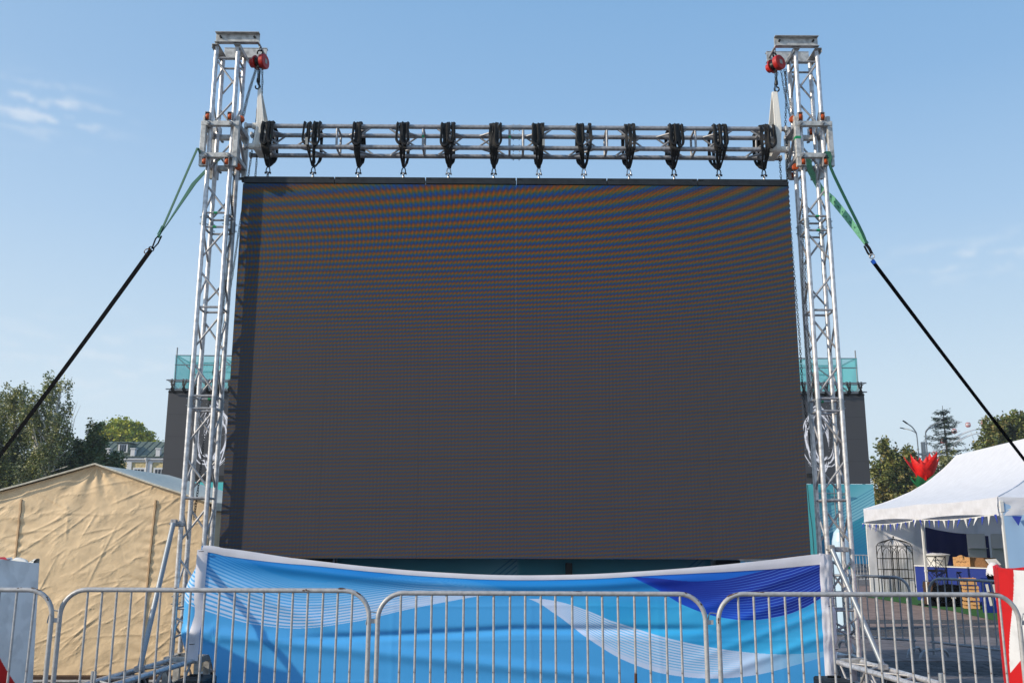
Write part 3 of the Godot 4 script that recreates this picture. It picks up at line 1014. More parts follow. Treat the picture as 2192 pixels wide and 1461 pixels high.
# one black sling thrown over the truss, choked down to a shackle on the header
func black_sling(i: int, x: float, look: Dictionary) -> void:
	var o := thing("black_sling", look.label, "lifting sling", Vector3(x, 5.40, -0.05), 0.0, "black slings carrying the screen")
	var bottom := Vector3(look.get("lean", 0.0) * 0.3, 0.088, 0.0)
	var offs: Array = look.offs
	for k in offs.size():
		var dx: float = offs[k] * 0.78
		var q := MB.new()
		var lift := 0.006 * k
		var front := [bottom + Vector3(0.008 * (k - 1), 0.0, 0.012), Vector3(dx * 0.35 + 0.012 * (k - 1), 0.16, 0.08), Vector3(dx * 0.72, 0.235, 0.15 + lift), Vector3(dx, 0.28, 0.162 + lift), Vector3(dx + rng.randf_range(-0.01, 0.01), 0.39, 0.160 + lift), Vector3(dx, 0.50, 0.157 + lift), Vector3(dx, 0.535, 0.145 + lift), Vector3(dx, 0.552 + lift, 0.115)]
		var back := [Vector3(dx, 0.546 + lift, 0.0), Vector3(dx, 0.552 + lift, -0.115), Vector3(dx, 0.53, -0.15), Vector3(dx, 0.39, -0.158 - lift), Vector3(dx * 0.9, 0.25, -0.158 - lift), Vector3(dx * 0.4, 0.15, -0.09), bottom + Vector3(0.006 * (k - 1), 0.0, -0.012)]
		var path := smooth_path(front + back, 4)
		var across := []
		var ws := []
		for n in path.size():
			var f := n / float(path.size() - 1)
			across.append(Vector3(1, 0.12 * sin(n * 1.3 + k + i), 0.35 * sin(n * 0.7 + i * 2.0 + k)).normalized())
			ws.append((0.02 if f < 0.1 or f > 0.9 else 0.033) * (1.0 + 0.16 * sin(n * 0.9 + k * 2.1 + i)))
		q.strap(path, across, ws, 0.013)
		part("webbing", q, M.black_web, o)
	for k in (look.slack as Array).size():
		var s: Array = look.slack[k]          # centre x, half gap, lowest height
		var q := MB.new()
		var zz := 0.178 + 0.012 * k
		var pts := smooth_path([Vector3(s[0] - s[1], 0.552, 0.11), Vector3(s[0] - s[1], 0.53, zz - 0.02), Vector3(s[0] - s[1] * 1.05, 0.42, zz), Vector3(s[0] - s[1] * 1.15, s[2] + 0.05, zz + 0.006), Vector3(s[0], s[2], zz + 0.012), Vector3(s[0] + s[1] * 1.15, s[2] + 0.05, zz + 0.006), Vector3(s[0] + s[1] * 1.05, 0.42, zz), Vector3(s[0] + s[1], 0.53, zz - 0.02), Vector3(s[0] + s[1], 0.552, 0.11)], 4)
		q.strap(pts, Vector3(0.35, 0.1, 1).normalized(), 0.028, 0.022)
		part("slack_loop", q, M.black_web, o)
	if look.has("tag"):
		var tp: Array = look.tag
		part("paper_tag", boxed(Vector3(tp[0], tp[1], 0.205), Vector3(0.026, tp[2], 0.008), 0.001, Basis(Vector3(0, 0, 1), tp[3])), M[tp[4]], o)


func shackle(x: float, label: String, bright: bool) -> void:
	var m: Material = M.shackle if bright else M.shackle_dark
	var o := thing("shackle", label, "shackle", Vector3(x, 5.352, -0.04), 0.0, "shackles on the screen header")
	var q := MB.new()
	q.tube([Vector3(-0.017, 0.056, 0), Vector3(-0.021, 0.085, 0), Vector3(-0.016, 0.112, 0), Vector3(0, 0.126, 0), Vector3(0.016, 0.112, 0), Vector3(0.021, 0.085, 0), Vector3(0.017, 0.056, 0)], 0.0065, 8)
	part("bow", q, m, o)
	var p := MB.new()
	p.tube([Vector3(-0.03, 0.055, 0), Vector3(0.03, 0.055, 0)], 0.0075, 8)
	p.tube([Vector3(-0.034, 0.055, 0), Vector3(-0.024, 0.055, 0)], 0.013, 6)
	p.tube([Vector3(0.024, 0.055, 0), Vector3(0.034, 0.055, 0)], 0.013, 8)
	part("pin", p, m, o)
	var e := MB.new()
	e.tube(ring_path(0.021, 14, Transform3D(Basis(Vector3(0, 1, 0), PI / 2), Vector3(0, 0.044, 0))), 0.008, 6, false, [], true)
	e.tube([Vector3(0, -0.004, 0), Vector3(0, 0.024, 0)], 0.014, 8)
	part("eye_bolt", e, M.shackle, o)


func led_wall() -> void:
	var o := thing("led_screen", "large dark LED screen hanging between the two lattice towers", "led screen", Vector3(0, 1.266, 0))
	var face := pictured(led_picture(), 0.55)
	face.albedo_color = Color(0.78, 0.77, 0.77)
	face.metallic_specular = 0.35
	for r in 8:
		for k in 6:
			var q := MB.new()
			var x0 := -3.0 + k + 0.0006
			var x1 := x0 + 0.9988
			var y1 := 4.0 - r * 0.5 - 0.0006
			var y0 := y1 - 0.4988
			q.quad(Vector3(x0, y0, 0), Vector3(x1, y0, 0), Vector3(x1, y1, 0), Vector3(x0, y1, 0), Vector2((x0 + 3.0) / 6.0, 1.0 - y0 / 4.0), Vector2((x1 + 3.0) / 6.0, 1.0 - y0 / 4.0), Vector2((x1 + 3.0) / 6.0, 1.0 - y1 / 4.0), Vector2((x0 + 3.0) / 6.0, 1.0 - y1 / 4.0))
			var pn := part("led_panel", q, face, o)
			var b := MB.new()
			var zb := -0.085
			b.quad(Vector3(x1, y0, zb), Vector3(x0, y0, zb), Vector3(x0, y1, zb), Vector3(x1, y1, zb))
			b.quad(Vector3(x0, y0, zb), Vector3(x0, y0, 0), Vector3(x0, y1, 0), Vector3(x0, y1, zb))
			b.quad(Vector3(x1, y0, 0), Vector3(x1, y0, zb), Vector3(x1, y1, zb), Vector3(x1, y1, 0))
			b.quad(Vector3(x0, y1, 0), Vector3(x1, y1, 0), Vector3(x1, y1, zb), Vector3(x0, y1, zb))
			b.quad(Vector3(x0, y0, zb), Vector3(x1, y0, zb), Vector3(x1, y0, 0), Vector3(x0, y0, 0))
			part("housing", b, M.black, pn)
	for k in 6:
		var hb := MB.new()
		var w := 0.990
		var x := -2.5 + k
		hb.box(Vector3(x, 4.046, -0.04), Vector3(w, 0.074, 0.085), 0.003)
		var h := part("header_bar", hb, M.header, o)
		var j := MB.new()
		for s: float in [-1.0, 1.0]:
			part("latch", boxed(Vector3(x + s * 0.465, 4.066, 0.004), Vector3(0.05, 0.012, 0.006), 0.001), M.black, h)
		j.box(Vector3(x + 0.497, 4.026, -0.02), Vector3(0.0065, 0.05, 0.05))
		part("joint_lock", j, M.black, h)
	var br := MB.new()
	br.box(Vector3(-3.02, 4.066, -0.03), Vector3(0.056, 0.014, 0.05), 0.001)
	br.box(Vector3(-3.008, 4.042, -0.03), Vector3(0.026, 0.032, 0.04), 0.001)
	part("end_bracket", br, M.black_metal, o)


func build_rig() -> void:
	tower(Vector3(-3.2415, 0, -0.02), 1.0, "tall silver lattice tower at the left edge of the screen")
	tower(Vector3(3.26, 0, -0.02), -1.0, "tall silver lattice tower at the right edge of the screen")
	sleeve(Vector3(-3.235, 5.706, -0.02), 1.0, "grey sleeve frame with orange rollers round the left tower")
	sleeve(Vector3(3.258, 5.745, -0.02), -1.0, "grey sleeve frame with green tape and orange rollers round the right tower")
	main_truss()
	led_wall()
	var l1 := [Vector3(-2.93, 6.63, 0.03), Vector3(-3.012, 6.332, 0.0), Vector3(-3.061, 6.022, 0.0), Vector3(-3.107, 5.772, 0.0), Vector3(-3.106, 5.116, 0.0), Vector3(-3.110, 4.477, 0.0), Vector3(-3.126, 3.957, 0.0), Vector3(-3.156, 3.447, 0.0), Vector3(-3.185, 3.147, 0.0)]
	var l2 := l1.map(func(p): return p + Vector3(0.026 if p.y > 6.0 else 0.02, 0.0, 0.03))
	var l3 := [Vector3(-2.886, 6.62, 0.03), Vector3(-2.886, 6.408, 0.02), Vector3(-2.903, 5.995, -0.02), Vector3(-2.932, 5.739, -0.05), Vector3(-2.99, 5.354, -0.13), Vector3(-3.045, 4.900, -0.15), Vector3(-3.094, 4.258, -0.15), Vector3(-3.152, 3.683, -0.15), Vector3(-3.254, 2.771, -0.15), Vector3(-3.292, 2.134, -0.15), Vector3(-3.321, 1.655, -0.15)]
	var l4 := [Vector3(-2.86, 6.62, 0.03), Vector3(-2.86, 6.40, -0.02), Vector3(-2.895, 5.95, -0.10), Vector3(-2.90, 5.6, -0.12), Vector3(-2.91, 5.35, -0.14), Vector3(-2.93, 4.5, -0.15), Vector3(-2.98, 3.0, -0.15)]
	hoist(Vector3(-2.905, 6.715, 0.0), Vector3(0.97, 0, 0.25), "red chain hoist hanging from the top of the left tower", [l1, l2], [l3, l4])
	var r1 := [Vector3(2.99, 6.62, 0.03), Vector3(3.02, 6.40, 0.0), Vector3(3.061, 6.148, 0.0), Vector3(3.104, 5.812, 0.0), Vector3(3.147, 5.491, 0.0), Vector3(3.129, 4.691, 0.0), Vector3(3.095, 4.300, 0.0), Vector3(3.081, 3.731, 0.0), Vector3(3.10, 2.9, 0.0)]
	var r2 := r1.map(func(p): return p + Vector3(0.024, 0.0, 0.03))
	var r3 := [Vector3(3.04, 6.64, 0.03), Vector3(3.031, 6.261, 0.0), Vector3(3.025, 6.002, -0.05), Vector3(3.027, 5.666, -0.05), Vector3(3.035, 5.418, -0.13), Vector3(3.046, 4.665, -0.15), Vector3(3.060, 4.026, -0.15), Vector3(3.068, 3.610, -0.15), Vector3(3.072, 2.948, -0.15), Vector3(3.105, 2.549, -0.15), Vector3(3.125, 2.157, -0.15), Vector3(3.129, 1.915, -0.15)]
	var r4 := [Vector3(2.94, 6.60, 0.03), Vector3(2.93, 6.42, -0.06), Vector3(2.945, 5.9, -0.10), Vector3(2.965, 5.42, -0.13), Vector3(2.975, 4.6, -0.15), Vector3(2.98, 3.0, -0.15)]
	hoist(Vector3(2.935, 6.725, 0.0), Vector3(0.55, 0.05, 0.83), "red chain hoist with its round cover facing forward on the right tower", [r1, r2], [r3, r4])
	white_sling(Vector3(-2.882, 6.405, 0.0), -2.862, -2.79, "greyish white sling fanning from the left hoist down to the truss")
	white_sling(Vector3(2.908, 6.40, 0.0), 2.858, 2.926, "clean white sling hanging straight from the right hoist to the truss")
	var looks := [
		{"label": "black sling nearest the left tower, beside the white sling", "offs": [-0.05, 0.0, 0.045], "slack": [[-0.02, 0.03, 0.27], [0.045, 0.02, 0.29]], "lean": -0.02},
		{"label": "black sling with a pale grey tag near the left end of the truss", "offs": [-0.055, 0.05], "slack": [[-0.06, 0.03, 0.28], [0.05, 0.03, 0.26]], "tag": [-0.045, 0.3, 0.085, 0.05, "grey_label"]},
		{"label": "narrow black sling, third from the left tower along the truss", "offs": [-0.03, 0.0, 0.03], "slack": [[-0.01, 0.035, 0.27]]},
		{"label": "black sling with a square black pouch on its front", "offs": [-0.035, 0.03], "slack": [[-0.035, 0.03, 0.29], [0.02, 0.03, 0.27]], "tag": [-0.01, 0.42, 0.11, 0.0, "black"]},
		{"label": "black sling of two spread strands, left of centre", "offs": [-0.055, -0.01, 0.055], "slack": [[-0.045, 0.03, 0.26], [0.03, 0.028, 0.3]], "lean": 0.02},
		{"label": "black sling just left of the truss's middle coupling", "offs": [-0.045, 0.0, 0.045], "slack": [[0.045, 0.026, 0.27]]},
		{"label": "black sling with a worn silver tag right of the middle coupling", "offs": [-0.05, 0.01, 0.05], "slack": [[-0.04, 0.028, 0.28]], "tag": [0.045, 0.30, 0.075, 0.0, "grey_label"]},
		{"label": "black sling with a wide gap between its strands, right of centre", "offs": [-0.08, -0.045, 0.075], "slack": [[-0.05, 0.03, 0.28]], "lean": 0.02},
		{"label": "neat fan-shaped black sling tapering to one point, right of centre", "offs": [-0.05, 0.0, 0.055], "slack": []},
		{"label": "black sling of crumpled strands, third from the right tower", "offs": [-0.06, -0.01, 0.05], "slack": [[0.05, 0.025, 0.27], [-0.03, 0.028, 0.29]], "lean": -0.01},
		{"label": "black sling of three straight strands with a dark tag, second from right tower", "offs": [-0.075, -0.01, 0.065], "slack": [[0.03, 0.03, 0.27], [-0.04, 0.03, 0.26]], "tag": [0.0, 0.26, 0.06, 0.0, "steel_dark"]},
		{"label": "black sling nearest the right tower", "offs": [-0.06, 0.0, 0.03], "slack": [[0.06, 0.03, 0.27]], "tag": [0.055, 0.43, 0.1, 0.1, "steel_dark"], "lean": 0.03},
	]
	var order := ["first", "second", "third", "fourth", "fifth", "sixth", "seventh", "eighth", "ninth", "tenth", "eleventh", "twelfth"]
	for i in 12:
		var x := -2.745 + 0.4995 * i
		black_sling(i, x, looks[i])
		var bright := i in [4, 6, 7, 8]
		shackle(x, "%s shackle on the screen header, %s from the left" % ["bright steel" if bright else "dark steel", order[i]], bright)


func guys() -> void:
	var a := Vector3(-3.842, 4.488, 0.2)
	var o := thing("green_sling", "dark green web sling in two legs tied to the left tower", "lifting sling", a, 0.0, "green slings on the towers")
	var q := MB.new()
	q.strap(smooth_path([Vector3(-3.42, 5.53, 0.21), Vector3(-3.45, 5.575, 0.21), Vector3(-3.485, 5.49, 0.21), Vector3(-3.768, 4.66, 0.2), Vector3(-3.80, 4.60, 0.2)], 4).map(func(p): return p - a), Vector3(0.72, -0.3, 0.6).normalized(), 0.04, 0.006)
	part("leg", q, M.green_web, o)
	q = MB.new()
	q.strap([Vector3(-3.30, 5.62, -0.13), Vector3(-3.419, 5.508, -0.12), Vector3(-3.55, 5.28, -0.04), Vector3(-3.73, 4.74, 0.16), Vector3(-3.80, 4.58, 0.2)].map(func(p): return p - a), [Vector3(0.9, 0.3, 0.3), Vector3(0.9, 0.3, 0.3), Vector3(0.9, 0.3, 0.3), Vector3(0.7, 0.25, 0.7), Vector3(0.6, 0.2, 0.7)], [0.06, 0.068, 0.08, 0.065, 0.04], 0.006)
	part("leg", q, M.green_web, o)
	q = MB.new()
	q.strap([Vector3(-3.76, 4.70, 0.22), Vector3(-3.80, 4.60, 0.225), Vector3(-3.775, 4.56, 0.225), Vector3(-3.77, 4.68, 0.225)].map(func(p): return p - a), Vector3(0.3, 0.1, 0.9), 0.03, 0.006)
	part("knot", q, M.green_pale, o)
	var g0 := thing("ratchet_strap", "black ratchet strap running down to the left from the left tower", "ratchet strap", a, 0.0, "black straps staying the towers")
	q = MB.new()
	var b := Vector3(-5.966, 2.462, -1.2)
	var e := a + (b - a) * (4.45 / (4.488 - 2.214))
	var way := []
	for k in 13:
		var f := k / 12.0
		way.append(Vector3(-0.012, -0.05, 0.02).lerp(e - a, f) - Vector3(0, 0.30 * f * (1.0 - f), 0))
	q.strap(way, Vector3(0.78, -0.55, 0.3).normalized(), 0.056, 0.005)
	part("webbing", q, M.black_strap, g0)
	q = MB.new()
	q.strap([Vector3(0.075, 0.13, 0.02), Vector3(0.02, 0.07, 0.01), Vector3(-0.01, -0.04, 0.01)], Vector3(0.8, 0.2, 0.5), 0.022, 0.006)
	q.strap([Vector3(0.085, 0.10, 0.02), Vector3(0.05, 0.02, 0.01), Vector3(0.0, -0.045, 0.01)], Vector3(0.8, 0.2, 0.5), 0.022, 0.006)
	part("loop", q, M.black_strap, g0)
	q = MB.new()
	q.tube(ring_path(0.026, 14, Transform3D(Basis(Vector3(0, 1, 0), 0.4), Vector3(-0.012, -0.045, 0.02))), 0.006, 6, false, [], true)
	part("shackle_ring", q, M.shackle_dark, g0)
	q = MB.new()
	q.strap(ring_path(0.034, 12, Transform3D(Basis(Vector3(1, 0.6, 0).normalized(), 1.2), Vector3(-0.045, -0.075, 0.03)), 0.3, 4.6), Vector3(0.6, 0.6, 0.2), 0.01, 0.003)
	part("tie", q, M.tan_strap, g0)

	a = Vector3(3.797, 4.457, 0.1)
	o = thing("green_sling", "pale green printed web sling in two legs on the right tower", "lifting sling", a, 0.0, "green slings on the towers")
	var thin := []
	for n in 19:
		thin.append(Vector3(1, 0, 0.1).lerp(Vector3(0.02, 0.0, 1.0), smoothstep(3.0, 9.0, n)).normalized())
	q = MB.new()
	q.strap(smooth_path([Vector3(3.37, 5.53, 0.17), Vector3(3.375, 5.585, 0.222), Vector3(3.395, 5.50, 0.228), Vector3(3.41, 5.40, 0.2), Vector3(3.55, 5.10, 0.15), Vector3(3.733, 4.70, 0.11), Vector3(3.77, 4.58, 0.1)], 3).map(func(p): return p - a), thin, 0.055, 0.006)
	part("leg", q, M.green_web, o)
	q = MB.new()
	q.strap([Vector3(3.25, 5.66, -0.05), Vector3(3.304, 5.52, -0.15), Vector3(3.40, 5.30, -0.14), Vector3(3.507, 5.15, -0.08), Vector3(3.62, 4.92, 0.0), Vector3(3.78, 4.58, 0.09)].map(func(p): return p - a), Vector3(0.86, 0.42, 0.2).normalized(), [0.06, 0.065, 0.07, 0.07, 0.07, 0.05], 0.006)
	part("leg", q, M.green_pale, o)
	q = MB.new()
	for k in 7:
		var c := Vector3(3.49, 5.18, -0.088).lerp(Vector3(3.68, 4.785, 0.036), k / 6.0) - a
		q.box(c + Vector3(-0.002, 0.0, 0.008), Vector3(0.016 + 0.008 * (k % 3), 0.010, 0.001), 0.0, Basis(Vector3(0, 0, 1), -1.1))
	part("print", q, M.green_web, o)
	g0 = thing("ratchet_strap", "black ratchet strap running down to the right from the right tower", "ratchet strap", a, 0.0, "black straps staying the towers")
	q = MB.new()
	b = Vector3(6.959, 2.612, -3.0)
	e = a + (b - a) * (4.42 / (4.457 - 2.612))
	way = []
	for k in 15:
		var f := k / 14.0
		way.append(Vector3(0.02, -0.06, 0.0).lerp(e - a, f) - Vector3(0, 0.28 * f * (1.0 - f), 0))
	var turns := []
	for k in 15:
		turns.append(Vector3(0.55, 0.65, 0.3).lerp(Vector3(0.2, 0.25, 1.0), k / 18.0).normalized())
	q.strap(way, turns, 0.04, 0.005)
	part("webbing", q, M.black_strap, g0)
	q = MB.new()
	q.strap([Vector3(-0.035, 0.13, 0.0), Vector3(0.0, 0.07, 0.005), Vector3(0.03, 0.0, 0.0)], Vector3(0.8, 0.4, 0.3), 0.03, 0.01)
	q.strap([Vector3(-0.05, 0.10, 0.0), Vector3(-0.02, 0.02, 0.005), Vector3(0.012, -0.02, 0.0)], Vector3(0.8, 0.4, 0.3), 0.02, 0.008)
	part("loop", q, M.steel_dark, g0)
	q = MB.new()
	q.tube(ring_path(0.024, 14, Transform3D(Basis(Vector3(0, 1, 0), -0.5), Vector3(0.02, -0.02, 0.01))), 0.007, 6, false, [], true)
	part("shackle_ring", q, M.shackle, g0)
	part("blue_tag", boxed(Vector3(0.03, -0.085, 0.02), Vector3(0.04, 0.045, 0.012), 0.002, Basis(Vector3(0, 0, 1), 0.5)), M.blue_tag, g0)


# ---------------------------------------------------------------- banner
const TOP := [[-3.34, 1.30], [-3.16, 1.372], [-3.085, 1.388], [-2.9, 1.362], [-2.21, 1.268], [-1.3, 1.175], [-0.6, 1.128], [0.0, 1.110], [0.7, 1.122], [1.3, 1.155], [1.81, 1.195], [2.5, 1.262], [3.12, 1.33], [3.3, 1.34]]


func fold(x: float, y: float) -> float:
	var top := line_at(TOP, x)
	var d := top - y
	var z := 0.03 * exp(-pow((d - 0.10) / 0.05, 2.0)) * smoothstep(-3.0, -2.2, x) * (1.0 - smoothstep(0.9, 2.2, x))
	z -= 0.030 * exp(-pow((y - 0.60 - 0.05 * x * (1.0 if x < 0.0 else 0.2) * x * 0.14 + (0.06 * -x if x < 0.0 else 0.0)) / 0.035, 2.0)) * smoothstep(-2.6, -1.4, x) * (1.0 - smoothstep(1.4, 2.3, x))
	z += 0.025 * exp(-pow((y - 0.30 + 0.10 * (x + 0.5)) / 0.06, 2.0)) * (1.0 - smoothstep(0.4, 1.4, x))
	z += 0.020 * exp(-pow((y - 0.78 + 0.42 * (x + 2.2)) / 0.07, 2.0)) * smoothstep(-3.0, -2.6, x) * (1.0 - smoothstep(-2.0, -1.3, x))
	for yc: float in [0.50, 0.105, 0.82]:
		z += 0.0035 * exp(-absf(y - yc - 0.006 * sin(x * 3.0)) / 0.012)
	for xc: float in [-2.45, -1.2, 0.15, 1.4, 2.6]:
		z += 0.003 * exp(-absf(x - xc) / 0.014) * smoothstep(0.1, 0.5, 1.2 - y)
	for k in 4:
		z += 0.013 * exp(-pow((y - 0.30 - 0.22 * k - 0.34 * (x - 2.3)) / 0.045, 2.0)) * smoothstep(1.5, 2.3, x)
	return z + 0.004 * sin(x * 5.0 + y * 3.0) + 0.02 * sin(x * 0.9 + 1.0) * sin(y * 2.2)


func banner() -> void:
	var o := thing("blue_banner", "long blue printed banner with white wave stripes tied below the screen", "banner", Vector3(0, 0, 0.2))
	var bm := pictured(banner_picture(), 0.42)
	bm.backlight_enabled = true
	bm.backlight = Color(0.05, 0.08, 0.12)
	var place := func(x: float, y: float) -> Vector2: return Vector2((x + 3.45) / 6.7, 1.0 - y / 1.45)
	var q := MB.new()
	var body := func(u: float, v: float) -> Vector3:
		var x := lerpf(-3.09, 3.03, u)
		var top := line_at(TOP, x)
		var low := 0.02 + 0.34 * (1.0 - smoothstep(-2.98, -2.86, x))
		var y := lerpf(low, top - 0.002, v)
		return Vector3(x + 0.004 * sin(y * 9.0), y, fold(x, y))
	var body_uv := func(u: float, v: float) -> Vector2:
		var p: Vector3 = body.call(u, v)
		return place.call(p.x, p.y)
	q.sheet(320, 100, body, Vector3(0, 0, 1), body_uv)
	part("printed_cloth", q, bm, o)
	# left end curls back round the tower
	q = MB.new()
	var flap := func(u: float, v: float) -> Vector3:
		var edge := lerpf(1.0, 0.0, v)
		var w := 0.05 + 0.19 * smoothstep(0.0, 0.45, edge) * (1.0 - 0.35 * smoothstep(0.82, 1.0, edge))
		var y := lerpf(0.30 + 0.08 * u * u - 0.02 * sin(u * 3.0), line_at(TOP, -3.09) - 0.03 * u * u, v)
		return Vector3(-3.088 - w * sin(minf(u * 1.15, 1.4)), y, fold(-3.09, y) - 0.16 * u * u + 0.03 * sin(u * PI))
	var flap_uv := func(u: float, v: float) -> Vector2:
		var p: Vector3 = flap.call(u, v)
		return place.call(p.x, p.y)
	q.sheet(16, 50, flap, Vector3(-0.5, 0, 1), flap_uv)
	part("curled_end", q, bm, o)
	# white hems
	q = MB.new()
	var hem1 := func(u: float, v: float) -> Vector3:
		var x := lerpf(-3.10, 3.06, u)
		var wide := 0.046 + 0.03 * exp(-pow((x + 2.7) / 0.5, 2.0)) + 0.055 * smoothstep(1.2, 3.06, x)
		var y := line_at(TOP, x) + 0.004 - wide * (1.0 - v)
		return Vector3(x, y, fold(x, y) + 0.006 + 0.006 * sin(v * PI))
	q.sheet(200, 3, hem1, Vector3(0, 0, 1))
	part("top_hem", q, M.vinyl_white, o)
	q = MB.new()
	var hem2 := func(u: float, v: float) -> Vector3:
		var y := lerpf(0.30, line_at(TOP, -3.09) - 0.04, v)
		var x := lerpf(-3.15, -3.045, u) - 0.03 * (1.0 - v)
		return Vector3(x, y, fold(-3.09, y) + 0.008 + 0.018 * sin(u * PI) * (0.6 + 0.4 * sin(v * 11.0)))
	q.sheet(6, 60, hem2, Vector3(0, 0, 1))
	part("left_hem", q, M.vinyl_white, o)
	q = MB.new()
	var rn := noise(FastNoiseLite.FRACTAL_FBM, 3.0, 8, 3)
	var hem3 := func(u: float, v: float) -> Vector3:
		var y := lerpf(0.0, 1.335 - 0.02 * u, v)
		var w := 0.15 + 0.03 * rn.get_noise_2d(y * 0.5, 3.0) + 0.07 * smoothstep(0.35, 0.0, y) * sin(y * 20.0)
		var x := 3.015 + u * w - 0.03 * (1.0 - v) * 0.5
		var crease := 0.022 * exp(-pow((y - 0.83) / 0.04, 2.0)) + 0.045 * exp(-pow((y - 0.42) / 0.05, 2.0))
		return Vector3(x, y, fold(3.03, y) + 0.007 + 0.022 * sin(u * PI) * (0.8 + rn.get_noise_2d(u * 0.3, y * 0.7)) - crease * u - 0.05 * u * u)
	q.sheet(24, 110, hem3, Vector3(0, 0, 1))
	part("right_hem", q, M.vinyl_white, o)
	for p: Vector3 in [Vector3(-3.10, 1.335, 0.035), Vector3(-3.125, 0.46, 0.045), Vector3(3.10, 0.83, 0.02), Vector3(3.12, 0.42, 0.0)]:
		part("cable_tie", boxed(p, Vector3(0.05, 0.006, 0.012), 0.001, Basis(Vector3(0, 0, 1), 0.08)), M.black, o)


# ---------------------------------------------------------------- crowd barriers
func barrier(label: String, group: String, w: float, h: float, step: float, first: float, m: Material, chips: Array) -> Node3D:
	var o := thing("crowd_barrier", label, "crowd barrier", V0, 0.0, group)
	var r := 0.0172
	var bend := 0.185
	var path := [Vector3(0, 0.05, 0), Vector3(0, 0.5, 0)]
	for k in 9:
		var a := PI / 2 * k / 8
		path.append(Vector3(bend - cos(a) * bend, h - r - bend + sin(a) * bend, 0))
	for k in 9:
		var a := PI / 2 * (8 - k) / 8
		path.append(Vector3(w - bend + cos(a) * bend, h - r - bend + sin(a) * bend, 0))
	path.append(Vector3(w, 0.5, 0))
	path.append(Vector3(w, 0.05, 0))
	var q := MB.new()
	q.tube(path, r, 12)
	part("frame", q, m, o)
	part("bottom_rail", bar(Vector3(-0.03, 0.205, 0), Vector3(w + 0.03, 0.205, 0), r * 0.9, 12), m, o)
	var x := first
	var sh := {}
	while x < w - 0.09:
		var top := h - r * 1.9
		if x < bend:
			top = h - bend + sqrt(maxf(bend * bend - (bend - x) * (bend - x), 0.0)) - 0.02
		elif x > w - bend:
			top = h - bend + sqrt(maxf(bend * bend - (x - w + bend) * (x - w + bend), 0.0)) - 0.02
		var key := int(top * 1000.0)
		if not sh.has(key):
			sh[key] = bar(V0, Vector3(0, top - 0.205, 0), 0.0088, 8).mesh()
		part("bar", sh[key], m, o, Vector3(x + rng.randf_range(-0.003, 0.003), 0.205, 0), Vector3(rng.randf_range(-0.006, 0.006), 0, rng.randf_range(-0.004, 0.004)))
		x += step
	for fx: float in [0.0, w]:
		var ft := MB.new()
		ft.tube(smooth_path([Vector3(fx, 0.012, -0.27), Vector3(fx, 0.06, -0.25), Vector3(fx, 0.105, -0.17), Vector3(fx, 0.11, 0), Vector3(fx, 0.105, 0.17), Vector3(fx, 0.06, 0.25), Vector3(fx, 0.012, 0.27)], 4), 0.017, 10)
		part("foot", ft, m, o)
	part("lug", boxed(Vector3(w + 0.034, 0.885, 0), Vector3(0.046, 0.032, 0.006), 0.001), m, o)
	var hk := MB.new()
	hk.tube(smooth_path([Vector3(-0.012, 0.945, 0), Vector3(-0.055, 0.95, 0.004), Vector3(-0.068, 0.94, 0.006), Vector3(-0.082, 0.88, 0.006), Vector3(-0.083, 0.86, 0.006)], 4), 0.0045, 6)
	part("hook", hk, M.zinc, o)
	if chips.size() == 3 and w > 2.35:
		part("tape_patch", bar(Vector3(1.868, 0.44, 0), Vector3(1.869, 0.53, 0.001), 0.0105, 8), M.rust, o)
	for c: Array in chips:
		# bare rusty places on the tube: distance along the top, width
		var cx: float = c[0]
		var y := h - r
		var nn := Vector3(0, 1, 0)
		if cx < bend:
			var a := acos(clampf((bend - cx) / bend, -1.0, 1.0))
			nn = Vector3(-cos(a), sin(a), 0)
			y = h - r - bend + sin(a) * bend
		elif cx > w - bend:
			var a := acos(clampf((cx - w + bend) / bend, -1.0, 1.0))
			nn = Vector3(cos(a), sin(a), 0)
			y = h - r - bend + sin(a) * bend
		var tg := Vector3(0, 0, 1).cross(nn).normalized()
		var ctr := Vector3(cx, y, 0)
		var q2 := MB.new()
		for k in 3:
			var off := rng.randf_range(-0.4, 0.4) * float(c[1])
			var ang: float = 0.35 + c[2] + rng.randf_range(-0.35, 0.35)
			var dirn := (nn * cos(ang) + Vector3(0, 0, 1) * sin(ang)).normalized()
			var p := ctr + tg * off + dirn * (r + 0.0004)
			var wide := rng.randf_range(0.3, 0.75) * float(c[1])
			var tall := rng.randf_range(0.004, 0.008)
			var up := dirn.cross(tg).normalized()
			var ring := []
			for n in 7:
				var an := TAU * n / 7
				ring.append(q2.vert(p + tg * cos(an) * wide * 0.5 * rng.randf_range(0.6, 1.0) + up * sin(an) * tall * rng.randf_range(0.5, 1.0), dirn))
			var mid := q2.vert(p, dirn)
			for n in 7:
				q2.tri(mid, ring[n], ring[(n + 1) % 7])
		part("rust_patch", q2, M.rust, o)
	return o


